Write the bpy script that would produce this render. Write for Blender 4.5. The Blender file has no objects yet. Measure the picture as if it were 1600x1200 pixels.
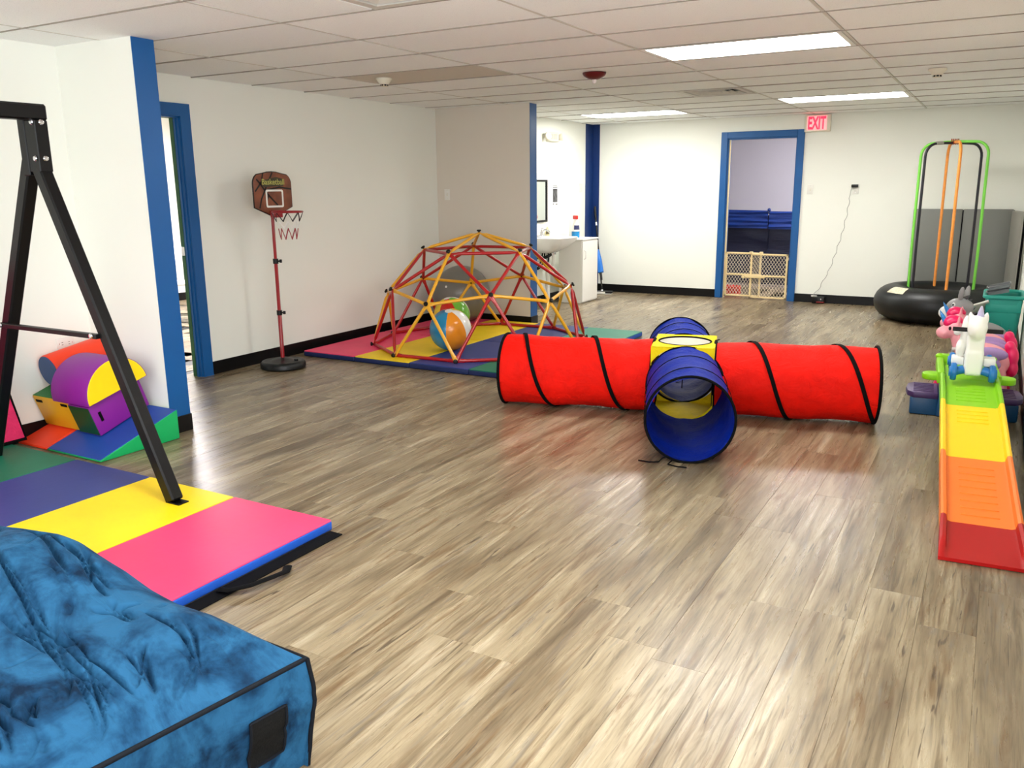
import bpy, bmesh, math, random
from math import sin, cos, pi, radians
from mathutils import Matrix, Vector, Euler, noise

random.seed(7)
SC = bpy.context.scene
COL = SC.collection

# ------------------------------------------------------------------ camera
def make_camera():
    yaw, pit, rol, h = 0.519208, 0.228758, -0.010017, 1.455
    f = Vector((-sin(yaw)*cos(pit), cos(yaw)*cos(pit), -sin(pit)))
    r = Vector((cos(yaw), sin(yaw), 0)); u = r.cross(f)
    r2 = cos(rol)*r + sin(rol)*u; u2 = -sin(rol)*r + cos(rol)*u
    cd = bpy.data.cameras.new('camera'); cd.sensor_fit = 'HORIZONTAL'; cd.sensor_width = 36.0
    cd.lens = 1319.03/1600*36.0; cd.clip_start = 0.02; cd.clip_end = 100
    ob = bpy.data.objects.new('camera', cd); COL.objects.link(ob)
    m = Matrix.Identity(4)
    for i in range(3):
        m[i][0], m[i][1], m[i][2] = r2[i], u2[i], -f[i]
    m[2][3] = h
    ob.matrix_world = m
    SC.camera = ob
make_camera()

# ------------------------------------------------------------------ world, daylight, exposure
PANEL_STRENGTH = 20.0          # ceiling fluorescent panels
def make_world():
    w = bpy.data.worlds.new('world'); SC.world = w; w.use_nodes = True
    bg = w.node_tree.nodes['Background']; bg.inputs[0].default_value = (0.80, 0.88, 1.0, 1); bg.inputs[1].default_value = 1.0
make_world()
def area_light(name, loc, rot, sx, sy, power, col):
    l = bpy.data.lights.new(name, 'AREA'); l.shape = 'RECTANGLE'; l.size = sx; l.size_y = sy
    l.energy = power; l.color = col
    o = bpy.data.objects.new(name, l); COL.objects.link(o); o.location = loc; o.rotation_euler = rot
    return o
# daylight entering through the shop-front window in the wall behind the camera
area_light('daylight_shop_window', (-1.9, -2.45, 1.35), (radians(90), 0, 0), 4.2, 1.7, 60, (0.93, 0.96, 1.0))
# unseen light added at the right wall to brighten the left wall and ceiling
area_light('added_side_light', (0.22, 0.2, 1.40), (radians(90), 0, radians(90)), 4.0, 1.4, 95, (0.93, 0.96, 1.0))
SC.view_settings.view_transform = 'Standard'
SC.view_settings.look = 'None'
SC.view_settings.exposure = 0.46
SC.view_settings.gamma = 1.0
SC.view_settings.use_curve_mapping = False

# ------------------------------------------------------------------ materials
def lin(c):
    out = []
    for v in c[:3]:
        v /= 255.0
        out.append(v/12.92 if v <= 0.04045 else ((v+0.055)/1.055)**2.4)
    return (out[0], out[1], out[2], 1.0)
class NT:
    def __init__(s, name):
        s.m = bpy.data.materials.new(name); s.m.use_nodes = True
        s.t = s.m.node_tree; s.t.nodes.clear()
        s.out = s.n('ShaderNodeOutputMaterial'); s.b = s.n('ShaderNodeBsdfPrincipled')
        s.l(s.b.outputs[0], s.out.inputs[0])
    def n(s, typ, **kw):
        nd = s.t.nodes.new(typ)
        for k, v in kw.items():
            if k.startswith('i_'):
                key = k[2:]
                key = int(key) if key.isdigit() else key.replace('_', ' ')
                nd.inputs[key].default_value = v
            else:
                setattr(nd, k, v)
        return nd
    def l(s, a, b): s.t.links.new(a, b)
    def set(s, **kw):
        for k, v in kw.items(): s.b.inputs[k.replace('_', ' ')].default_value = v
    def ramp(s, fac, stops, interp='LINEAR'):
        r = s.n('ShaderNodeValToRGB'); cr = r.color_ramp; cr.interpolation = interp
        while len(cr.elements) < len(stops): cr.elements.new(0.5)
        for e, (p, c) in zip(cr.elements, stops): e.position = p; e.color = c
        s.l(fac, r.inputs[0]); return r.outputs[0]
    def mix(s, fac, a, b, mode='MIX'):
        x = s.n('ShaderNodeMix', data_type='RGBA', blend_type=mode)
        for sock, v in ((x.inputs[0], fac), (x.inputs[6], a), (x.inputs[7], b)):
            if hasattr(v, 'links') or hasattr(v, 'is_linked'): s.l(v, sock)
            else: sock.default_value = v
        return x.outputs[2]
    def math(s, op, a, b=0.0, c=None):
        x = s.n('ShaderNodeMath', operation=op)
        for i, v in enumerate((a, b, c)):
            if v is None: continue
            if hasattr(v, 'is_linked'): s.l(v, x.inputs[i])
            else: x.inputs[i].default_value = v
        return x.outputs[0]
    def coord(s, which='Object', scale=(1, 1, 1), add=None):
        tc = s.n('ShaderNodeTexCoord'); src = tc.outputs[which]
        if add is not None:
            va = s.n('ShaderNodeVectorMath', operation='ADD'); s.l(src, va.inputs[0]); s.l(add, va.inputs[1]); src = va.outputs[0]
        mp = s.n('ShaderNodeMapping'); mp.inputs['Scale'].default_value = scale; s.l(src, mp.inputs[0])
        return mp.outputs[0]
    def noise(s, vec, scale=5, detail=3, rough=0.5, dist=0.0):
        x = s.n('ShaderNodeTexNoise'); x.inputs['Scale'].default_value = scale; x.inputs['Detail'].default_value = detail
        x.inputs['Roughness'].default_value = rough; x.inputs['Distortion'].default_value = dist
        if vec is not None: s.l(vec, x.inputs['Vector'])
        return x.outputs['Fac']
    def bump(s, h, strength=0.2, dist=0.01):
        b = s.n('ShaderNodeBump'); b.inputs['Strength'].default_value = strength; b.inputs['Distance'].default_value = dist
        s.l(h, b.inputs['Height']); s.l(b.outputs[0], s.b.inputs['Normal'])
def mat(name, rgb, rough=0.5, metal=0.0, bump=0.0, bscale=60, var=0.0, vscale=4, coat=0.0, spec=0.5, sheen=0.0, bdist=0.004, stretch=(1, 1, 1)):
    """plain surface with a touch of tone variation and fine relief"""
    t = NT(name); c = lin(rgb)
    t.set(Base_Color=c, Roughness=rough, Metallic=metal)
    t.b.inputs['Specular IOR Level'].default_value = spec
    if coat: t.b.inputs['Coat Weight'].default_value = coat
    if sheen: t.b.inputs['Sheen Weight'].default_value = sheen
    if var or bump: v = t.coord('Object', stretch)
    if var:
        n = t.noise(v, vscale, 4)
        lo = tuple(x*(1-var) for x in c[:3])+(1,); hi = tuple(min(1, x*(1+var)) for x in c[:3])+(1,)
        t.l(t.ramp(n, [(0.3, lo), (0.7, hi)]), t.b.inputs['Base Color'])
    if bump: t.bump(t.noise(v, bscale, 3), bump, bdist)
    return t.m
def emit(name, rgb, strength):
    t = NT(name); c = lin(rgb)
    t.set(Base_Color=c, Roughness=0.4); t.b.inputs['Emission Color'].default_value = c
    t.b.inputs['Emission Strength'].default_value = strength
    return t.m
def plank_material():
    t = NT('floor_plank_vinyl')
    oi = t.n('ShaderNodeObjectInfo'); ge = t.n('ShaderNodeNewGeometry')
    rnd = t.math('FRACT', t.math('ADD', t.math('MULTIPLY', oi.outputs['Random'], 7.31), ge.outputs['Random Per Island']))
    cx = t.n('ShaderNodeCombineXYZ')
    t.l(t.math('MULTIPLY', rnd, 37.0), cx.inputs[0]); t.l(t.math('MULTIPLY', rnd, 91.0), cx.inputs[1]); t.l(t.math('MULTIPLY', rnd, 13.0), cx.inputs[2])
    v1 = t.coord('Object', (7.0, 0.9, 1), add=cx.outputs[0])
    v2 = t.coord('Object', (26.0, 1.6, 1), add=cx.outputs[0])
    v3 = t.coord('Object', (12.0, 3.2, 1), add=cx.outputs[0])
    v4 = t.coord('Object', (92.0, 5.0, 1), add=cx.outputs[0])
    v5 = t.coord('Object', (150.0, 4.0, 1), add=cx.outputs[0])
    v6 = t.coord('Object', (20.0, 1.7, 1), add=cx.outputs[0])
    broad = t.noise(v1, 1.0, 4, 0.55, 0.6)
    fine = t.noise(v2, 1.6, 6, 0.65, 0.4)
    base = t.ramp(broad, [(0.30, lin((98, 84, 64))), (0.42, lin((130, 115, 91))), (0.56, lin((155, 140, 113))), (0.72, lin((178, 165, 140)))])
    grain = t.ramp(fine, [(0.32, (0.40, 0.36, 0.31, 1)), (0.46, (0.82, 0.80, 0.77, 1)), (0.60, (1, 1, 1, 1))])
    c = t.mix(0.90, base, grain, 'MULTIPLY')
    c = t.mix(t.ramp(t.noise(v6, 1.2, 4, 0.6, 1.2), [(0.54, (0, 0, 0, 1)), (0.68, (0.75, 0.75, 0.75, 1))]), c, lin((104, 80, 52)))
    c = t.mix(t.ramp(t.noise(v6, 1.9, 3, 0.6, 0.8), [(0.30, (0.5, 0.5, 0.5, 1)), (0.42, (0, 0, 0, 1))]), c, lin((112, 106, 98)))
    c = t.mix(0.55, c, t.ramp(t.noise(v5, 1.0, 3, 0.6), [(0.32, (0.62, 0.59, 0.55, 1)), (0.5, (1, 1, 1, 1))]), 'MULTIPLY')
    # cathedral figure: distorted bands
    w = t.n('ShaderNodeTexWave', wave_type='BANDS', bands_direction='X'); w.inputs['Scale'].default_value = 1.1
    w.inputs['Distortion'].default_value = 9.0; w.inputs['Detail'].default_value = 3.0; w.inputs['Detail Scale'].default_value = 0.7
    t.l(v3, w.inputs['Vector'])
    fig = t.ramp(w.outputs['Fac'], [(0.0, (0.66, 0.60, 0.53, 1)), (0.25, (1, 1, 1, 1))])
    mask = t.ramp(t.noise(t.coord('Object', (3, 0.7, 1), add=cx.outputs[0]), 1.3, 2), [(0.48, (0, 0, 0, 1)), (0.62, (0.75, 0.75, 0.75, 1))])
    c = t.mix(mask, c, t.mix(1.0, c, fig, 'MULTIPLY'))
    # knots
    vo = t.n('ShaderNodeTexVoronoi'); vo.inputs['Scale'].default_value = 1.0; t.l(t.coord('Object', (5.5, 2.4, 1), add=cx.outputs[0]), vo.inputs['Vector'])
    kn = t.ramp(vo.outputs['Distance'], [(0.03, (1, 1, 1, 1)), (0.13, (0, 0, 0, 1))])
    km = t.math('MULTIPLY', t.math('GREATER_THAN', t.noise(t.coord('Object', (3, 1.2, 1), add=cx.outputs[0]), 1.7, 1), 0.52), kn)
    c = t.mix(t.math('MULTIPLY', km, 0.75), c, lin((92, 72, 52)))
    # dark checks
    ck = t.ramp(t.noise(v4, 0.5, 3, 0.5, 1.4), [(0.665, (0, 0, 0, 1)), (0.70, (1, 1, 1, 1))])
    c = t.mix(t.math('MULTIPLY', ck, 0.8), c, lin((70, 58, 46)))
    tint = t.ramp(rnd, [(0.0, (0.93, 0.92, 0.91, 1)), (0.5, (0.97, 0.96, 0.94, 1)), (1.0, (1.0, 1.0, 1.0, 1))])
    c = t.mix(1.0, c, tint, 'MULTIPLY')
    t.l(c, t.b.inputs['Base Color'])
    t.l(t.ramp(fine, [(0.3, (0.36, 0.36, 0.36, 1)), (0.7, (0.24, 0.24, 0.24, 1))]), t.b.inputs['Roughness'])
    t.b.inputs['Specular IOR Level'].default_value = 0.45
    t.bump(fine, 0.12, 0.002)
    return t.m
def tile_material(name, rgb):
    t = NT(name); c = lin(rgb); v = t.coord('Object', (1, 1, 1))
    oi = t.n('ShaderNodeObjectInfo')
    sp = t.ramp(t.noise(v, 170, 2, 0.6), [(0.30, tuple(x*0.72 for x in c[:3])+(1,)), (0.40, c)])
    tint = t.ramp(oi.outputs['Random'], [(0, (0.94, 0.94, 0.94, 1)), (1, (1, 1, 1, 1))])
    t.l(t.mix(1.0, sp, tint, 'MULTIPLY'), t.b.inputs['Base Color']); t.set(Roughness=0.9)
    t.bump(t.noise(v, 170, 3, 0.7), 0.35, 0.004)
    return t.m
def velvet_material():
    t = NT('blue_velvet'); v = t.coord('Object', (1, 1, 1))
    n1 = t.noise(v, 5.5, 5, 0.62, 0.8); n2 = t.noise(v, 32, 4, 0.6)
    f = t.math('ADD', t.math('MULTIPLY', n1, 0.8), t.math('MULTIPLY', n2, 0.2))
    c = t.ramp(f, [(0.36, lin((3, 24, 44))), (0.45, lin((14, 50, 78))), (0.58, lin((30, 76, 108)))])
    t.l(c, t.b.inputs['Base Color']); t.set(Roughness=0.85); t.b.inputs['Specular IOR Level'].default_value = 0.12
    t.b.inputs['Sheen Weight'].default_value = 0.10; t.b.inputs['Sheen Roughness'].default_value = 0.35
    t.b.inputs['Sheen Tint'].default_value = lin((120, 180, 230))
    mu = t.n('ShaderNodeTexNoise', noise_dimensions='3D'); mu.inputs['Scale'].default_value = 9; mu.inputs['Detail'].default_value = 6; mu.inputs['Distortion'].default_value = 1.6
    t.l(t.coord('Object', (0.8, 1.8, 1)), mu.inputs['Vector'])
    t.bump(mu.outputs['Fac'], 0.35, 0.02)
    return t.m
def nylon(name, rgb, rough=0.55):
    t = NT(name); c = lin(rgb); v = t.coord('Object', (1, 1, 1))
    n = t.noise(v, 6, 5, 0.6, 1.5)
    t.l(t.ramp(n, [(0.3, tuple(x*0.82 for x in c[:3])+(1,)), (0.65, c)]), t.b.inputs['Base Color'])
    t.set(Roughness=rough)
    t.b.inputs['Specular IOR Level'].default_value = 0.08
    t.bump(t.noise(v, 11, 6, 0.65, 2.2), 0.55, 0.02)
    return t.m
def ball_print(name, colours):
    """beach ball: six printed panels round the local Z axis, white caps"""
    t = NT(name); tc = t.n('ShaderNodeTexCoord'); sx = t.n('ShaderNodeSeparateXYZ'); t.l(tc.outputs['Object'], sx.inputs[0])
    a = t.math('ARCTAN2', sx.outputs[1], sx.outputs[0])
    f = t.math('ADD', t.math('DIVIDE', a, 2*pi), 0.5)
    n = len(colours)
    c = t.ramp(f, [(i/n, lin(q)) for i, q in enumerate(colours)], 'CONSTANT')
    t.l(c, t.b.inputs['Base Color']); t.set(Roughness=0.22); t.b.inputs['Specular IOR Level'].default_value = 0.55
    return t.m

M = {}
M['wall'] = mat('wall_paint_white', (240, 241, 232), 0.75, bump=0.06, bscale=140)
M['wall_beige'] = mat('partition_beige', (218, 210, 196), 0.75, bump=0.06, bscale=140)  # even partition tone, darker and warmer than the white walls
M['blue_paint'] = mat('blue_wall_paint', (2, 84, 148), 0.42, bump=0.12, bscale=120, var=0.06, vscale=3)
M['shaded_blue_paint'] = mat('blue_wall_paint_shaded', (6, 46, 108), 0.42, bump=0.12, bscale=120)  # the blue paint again, darkened to put the corner's shade into the colour
M['green_paint'] = mat('green_jamb_paint', (34, 92, 52), 0.5)
M['base'] = mat('black_vinyl_base', (5, 5, 7), 0.4, bump=0.05, spec=0.3)
M['floor'] = plank_material()
M['tile'] = tile_material('ceiling_tile_fissured', (250, 252, 250))
M['tile_grey'] = tile_material('ceiling_tile_stained', (216, 208, 194))
M['grid'] = mat('ceiling_grid_enamel', (206, 202, 192), 0.5)
M['grid_dark'] = mat('ceiling_cross_tee', (150, 143, 132), 0.6)
M['plenum'] = mat('plenum_dark', (60, 54, 48), 0.9)
M['lamp_strong'] = emit('side_room_tube', (255, 250, 255), 85.0)
M['lamp'] = emit('fluorescent_diffuser', (255, 254, 250), PANEL_STRENGTH)
M['white_metal'] = mat('white_enamel', (225, 223, 216), 0.4)
M['white_plastic'] = mat('white_plastic', (232, 230, 222), 0.35)
M['porcelain'] = mat('porcelain', (240, 240, 238), 0.12, coat=0.3)
M['cream_plastic'] = mat('cream_plastic', (226, 220, 200), 0.45)
M['chrome'] = mat('chrome', (215, 215, 218), 0.15, metal=1.0)
M['black_plastic'] = mat('black_plastic', (6, 6, 7), 0.4, spec=0.35)
M['black_metal'] = mat('black_powder_coat', (3, 3, 4), 0.42, spec=0.3, bump=0.08, bscale=220)
M['black_rubber'] = mat('black_rubber', (9, 12, 13), 0.42, spec=0.4, var=0.25, vscale=6, bump=0.1, bscale=18)
M['black_fabric'] = mat('black_webbing', (4, 4, 5), 0.9, spec=0.15, bump=0.3, bscale=260)
M['dark_gap'] = mat('vent_shadow_box', (40, 38, 35), 0.8)
for k, c in dict(pink=(238, 62, 108), yellow=(246, 210, 20), navy=(46, 62, 128), green=(18, 112, 84), teal=(30, 140, 112), edge_blue=(28, 82, 178), edge_navy=(24, 38, 84)).items():
    M['vinyl_'+k] = mat('mat_vinyl_'+k, c, 0.5, spec=0.35, var=0.05, vscale=5, bump=0.12, bscale=22, bdist=0.006)
for k, c in dict(purple=(130, 28, 140), yellow=(250, 214, 10), red=(232, 58, 22), blue=(28, 72, 158), green=(14, 168, 92), dkgreen=(10, 74, 34), gold=(226, 168, 26), slate=(42, 70, 112), midgreen=(24, 112, 44)).items():
    M['foam_'+k] = mat('foam_block_'+k, c, 0.48, spec=0.4, var=0.05, bump=0.12, bscale=26, bdist=0.006)
M['nylon_red'] = nylon('tunnel_nylon_red', (236, 26, 14))
M['nylon_blue'] = nylon('tunnel_nylon_blue', (2, 38, 150))
M['nylon_yellow'] = nylon('tunnel_nylon_yellow', (244, 214, 26))
M['nylon_pink'] = nylon('pink_nylon', (240, 58, 110))
def net_material():
    t = NT('pale_mesh'); t.set(Base_Color=lin((222, 216, 200)), Roughness=0.8)
    tr = t.n('ShaderNodeBsdfTransparent'); mx = t.n('ShaderNodeMixShader'); mx.inputs[0].default_value = 0.5
    t.l(t.b.outputs[0], mx.inputs[1]); t.l(tr.outputs[0], mx.inputs[2]); t.l(mx.outputs[0], t.out.inputs[0]); return t.m
M['net'] = net_material()
M['dome_red'] = mat('climber_red_steel', (172, 14, 20), 0.3, coat=0.3)
M['dome_yellow'] = mat('climber_yellow_steel', (232, 168, 32), 0.3, coat=0.3)
M['pole_red'] = mat('pole_red_enamel', (150, 18, 28), 0.3, coat=0.3)
M['velvet'] = velvet_material()
M['piping'] = mat('dark_piping', (4, 8, 16), 0.8, spec=0.2)
M['grey_vinyl'] = mat('grey_mat_vinyl', (122, 123, 118), 0.5, bump=0.1, bscale=30)
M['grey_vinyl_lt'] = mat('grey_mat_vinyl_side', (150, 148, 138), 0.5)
M['exit_red'] = emit('exit_letter_glow', (255, 24, 48), 2.6)
M['exit_face'] = emit('exit_face', (255, 190, 190), 0.35)
M['dkred'] = mat('alarm_dark_red', (92, 14, 18), 0.3)
M['tan'] = mat('gate_tan_plastic', (226, 204, 154), 0.45)
M['gate_mesh'] = mat('gate_mesh_plastic', (220, 208, 186), 0.5)
M['drape'] = mat('blue_satin_drape', (10, 46, 120), 0.38, var=0.1, bump=0.35, bscale=9, bdist=0.03, stretch=(0.6, 1, 3))
M['grey_wall'] = mat('side_room_grey_paint', (208, 205, 214), 0.75)
M['white_fabric'] = mat('paper_white', (240, 240, 236), 0.7)
M['clear_mirror'] = mat('mirror_glass', (205, 212, 210), 0.05, metal=1.0)
# ------------------------------------------------------------------ geometry helpers
def T(x, y, z): return Matrix.Translation((x, y, z))
def RX(a): return Matrix.Rotation(radians(a), 4, 'X')
def RY(a): return Matrix.Rotation(radians(a), 4, 'Y')
def RZ(a): return Matrix.Rotation(radians(a), 4, 'Z')
def S(x, y, z): return Matrix.Diagonal((x, y, z, 1))
class G:
    """collects shapes, built as one mesh object"""
    def __init__(s): s.V = []; s.F = []; s.I = []
    def add(s, geo, m=None, mi=0):
        V, F = geo; b = len(s.V)
        s.V += [tuple(m @ Vector(v)) if m is not None else tuple(v) for v in V]
        s.F += [tuple(i+b for i in f) for f in F]; s.I += [mi]*len(F)
        return s
    def obj(s, name, mats, parent=None, smooth=35, loc=None):
        me = bpy.data.meshes.new(name); me.from_pydata(s.V, [], s.F); me.update()
        for m in (mats if isinstance(mats, (list, tuple)) else [mats]): me.materials.append(m)
        if any(s.I): me.polygons.foreach_set('material_index', s.I)
        bm = bmesh.new(); bm.from_mesh(me); bmesh.ops.recalc_face_normals(bm, faces=bm.faces); bm.to_mesh(me); bm.free()
        if smooth:
            me.polygons.foreach_set('use_smooth', [True]*len(me.polygons))
            me.set_sharp_from_angle(angle=radians(smooth))
        return link(name, me, parent, loc)
def link(name, me, parent=None, loc=None):
    o = bpy.data.objects.new(name, me); COL.objects.link(o)
    if parent is not None: o.parent = parent
    if loc is not None: o.location = loc
    return o
def one(geo, m=None): return G().add(geo, m)
def part(name, geo, mats, parent, m=None, smooth=35): return G().add(geo, m).obj(name, mats, parent, smooth)
def thing(name, label, cat, loc=(0, 0, 0), rotz=0, group=None):
    o = bpy.data.objects.new(name, None); COL.objects.link(o); o.empty_display_size = 0.1
    o.location = loc; o.rotation_euler = (0, 0, radians(rotz)); return tag(o, label, cat, group)
def tag(o, label, cat, group=None):
    o['label'] = label; o['category'] = cat
    if group: o['group'] = group
    return o
def struct(name, g, mats, label=None, smooth=0):
    o = g.obj(name, mats, None, smooth); o['kind'] = 'structure'
    if label: o['label'] = label
    return o
def box(x0, x1, y0, y1, z0, z1):
    V = [(x, y, z) for z in (z0, z1) for y in (y0, y1) for x in (x0, x1)]
    return V, [(0, 2, 3, 1), (4, 5, 7, 6), (0, 1, 5, 4), (2, 6, 7, 3), (0, 4, 6, 2), (1, 3, 7, 5)]
def bmgeo(bm):
    bm.verts.index_update(); V = [tuple(v.co) for v in bm.verts]; F = [tuple(v.index for v in f.verts) for f in bm.faces]; bm.free(); return V, F
def bevelled(geo, r, seg=2):
    bm = bmesh.new(); vs = [bm.verts.new(v) for v in geo[0]]
    for f in geo[1]: bm.faces.new([vs[i] for i in f])
    bmesh.ops.recalc_face_normals(bm, faces=bm.faces)
    es = [e for e in bm.edges if len(e.link_faces) == 2 and e.calc_face_angle(0) > 0.5]
    bmesh.ops.bevel(bm, geom=es, offset=r, segments=seg, profile=0.5, affect='EDGES', clamp_overlap=True)
    return bmgeo(bm)
def rbox(x0, x1, y0, y1, z0, z1, r=0.01, seg=2): return bevelled(box(x0, x1, y0, y1, z0, z1), r, seg)
def prism(poly, h0, h1, r=0, seg=2):
    """polygon in XY extruded h0..h1 along Z"""
    n = len(poly)
    V = [(x, y, h0) for x, y in poly]+[(x, y, h1) for x, y in poly]
    g = V, [tuple(range(n-1, -1, -1)), tuple(range(n, 2*n))]+[(i, (i+1) % n, n+(i+1) % n, n+i) for i in range(n)]
    return bevelled(g, r, seg) if r else g
def lathe(prof, n=24, a0=0, a1=360):
    full = abs(a1-a0) >= 360; k = n if full else n+1; V = []; F = []
    for r, z in prof:
        for i in range(k):
            a = radians(a0+(a1-a0)*i/n); V.append((r*cos(a), r*sin(a), z))
    for j in range(len(prof)-1):
        for i in range(n):
            i2 = (i+1) % k; F.append((j*k+i, j*k+i2, (j+1)*k+i2, (j+1)*k+i))
    if full:
        if prof[0][0] > 1e-6: F.append(tuple(range(k-1, -1, -1)))
        if prof[-1][0] > 1e-6: F.append(tuple((len(prof)-1)*k+i for i in range(k)))
    return weld(V, F)
def weld(V, F, d=1e-6):
    bm = bmesh.new(); vs = [bm.verts.new(v) for v in V]
    for f in F:
        try: bm.faces.new([vs[i] for i in f])
        except ValueError: pass
    bmesh.ops.remove_doubles(bm, verts=bm.verts, dist=d); return bmgeo(bm)
def cyl(r, z0, z1, n=20): return lathe([(r, z0), (r, z1)], n)
def sphere(rx, ry=None, rz=None, n=20, k=12):
    ry = rx if ry is None else ry; rz = rx if rz is None else rz
    g = lathe([(max(0, cos(-pi/2+pi*i/k)), sin(-pi/2+pi*i/k)) for i in range(k+1)], n)
    return [(x*rx, y*ry, z*rz) for x, y, z in g[0]], g[1]
def torus(R, r, n=40, k=12, rz=None):
    rz = r if rz is None else rz; V = []; F = []
    for i in range(n):
        a = 2*pi*i/n
        for j in range(k):
            b = 2*pi*j/k; V.append(((R+r*cos(b))*cos(a), (R+r*cos(b))*sin(a), rz*sin(b)))
    for i in range(n):
        for j in range(k): F.append((i*k+j, ((i+1) % n)*k+j, ((i+1) % n)*k+(j+1) % k, i*k+(j+1) % k))
    return V, F
def tube(pts, r, n=10, closed=False, flat=None):
    """round tube along points; r a number or list; flat=(a,b) makes an oval section"""
    P = [Vector(p) for p in pts]; m = len(P); V = []; F = []
    rs = r if isinstance(r, (list, tuple)) else [r]*m
    tang = []
    for i in range(m):
        a = P[(i-1) % m] if (closed or i > 0) else P[i]; b = P[(i+1) % m] if (closed or i < m-1) else P[i]
        tang.append((b-a).normalized())
    up = Vector((0, 0, 1)) if abs(tang[0].z) < 0.9 else Vector((1, 0, 0))
    nrm = (up - tang[0]*up.dot(tang[0])).normalized()
    for i in range(m):
        t = tang[i]; nrm = (nrm - t*nrm.dot(t)).normalized(); bi = t.cross(nrm)
        fa, fb = flat if flat else (1, 1)
        for j in range(n):
            a = 2*pi*j/n; V.append(tuple(P[i]+(nrm*cos(a)*fa+bi*sin(a)*fb)*rs[i]))
    for i in range(m if closed else m-1):
        i2 = (i+1) % m
        for j in range(n): F.append((i*n+j, i*n+(j+1) % n, i2*n+(j+1) % n, i2*n+j))
    if not closed: F.append(tuple(range(n-1, -1, -1))); F.append(tuple((m-1)*n+j for j in range(n)))
    return V, F
def bar(a, b, w, d=None, roll=0):
    """square bar from a to b"""
    a = Vector(a); b = Vector(b); d = w if d is None else d; L = (b-a).length
    q = (b-a).to_track_quat('Z', 'Y').to_matrix().to_4x4()
    g = rbox(-w/2, w/2, -d/2, d/2, 0, L, min(w, d)*0.12, 1)
    m = Matrix.Translation(a) @ q @ RZ(roll)
    return [tuple(m @ Vector(v)) for v in g[0]], g[1]
def arc(cx, cy, r, a0, a1, n): return [(cx+r*cos(radians(a0+(a1-a0)*i/n)), cy+r*sin(radians(a0+(a1-a0)*i/n))) for i in range(n+1)]
def rrect(w, h, r, n=5, cx=0, cy=0):
    w /= 2; h /= 2
    return arc(cx+w-r, cy+h-r, r, 0, 90, n)+arc(cx-w+r, cy+h-r, r, 90, 180, n)+arc(cx-w+r, cy-h+r, r, 180, 270, n)+arc(cx+w-r, cy-h+r, r, 270, 360, n)
def text_geo(s, size, depth, bold=0.0, align='CENTER'):
    cu = bpy.data.curves.new('txt', 'FONT'); cu.body = s; cu.size = size; cu.extrude = depth; cu.offset = bold
    cu.align_x = align; cu.align_y = 'CENTER'
    o = bpy.data.objects.new('txt', cu); COL.objects.link(o)
    me = bpy.data.meshes.new_from_object(o.evaluated_get(bpy.context.evaluated_depsgraph_get()))
    g = [tuple(v.co) for v in me.vertices], [tuple(p.vertices) for p in me.polygons]
    bpy.data.objects.remove(o); bpy.data.curves.remove(cu); bpy.data.meshes.remove(me); return g
def blob(shapes, voxel=0.012, it=6):
    """fuses overlapping shapes into one smooth skin"""
    g = G()
    for geo, m in shapes: g.add(geo, m)
    me = bpy.data.meshes.new('b'); me.from_pydata(g.V, [], g.F)
    bm = bmesh.new(); bm.from_mesh(me); bmesh.ops.recalc_face_normals(bm, faces=bm.faces); bm.to_mesh(me); bm.free()
    o = bpy.data.objects.new('b', me); COL.objects.link(o)
    r = o.modifiers.new('r', 'REMESH'); r.mode = 'VOXEL'; r.voxel_size = voxel
    s = o.modifiers.new('s', 'SMOOTH'); s.factor = 0.5; s.iterations = it
    m2 = bpy.data.meshes.new_from_object(o.evaluated_get(bpy.context.evaluated_depsgraph_get()))
    out = [tuple(v.co) for v in m2.vertices], [tuple(p.vertices) for p in m2.polygons]
    bpy.data.objects.remove(o); bpy.data.meshes.remove(me); bpy.data.meshes.remove(m2); return out
def bez(p0, p1, p2, p3, n=12):
    P = [Vector(p) for p in (p0, p1, p2, p3)]; out = []
    for i in range(n+1):
        t = i/n; out.append(P[0]*(1-t)**3+P[1]*3*t*(1-t)**2+P[2]*3*t*t*(1-t)+P[3]*t**3)
    return out
def copy_thing(o, loc, rotz, label):
    c = o.copy(); COL.objects.link(c); c.location = loc; c.rotation_euler = (0, 0, radians(rotz)); c['label'] = label
    for ch in o.children:
        d = ch.copy(); COL.objects.link(d); d.parent = c
        for g in ch.children:
            e = g.copy(); COL.objects.link(e); e.parent = d
    return c

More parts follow.
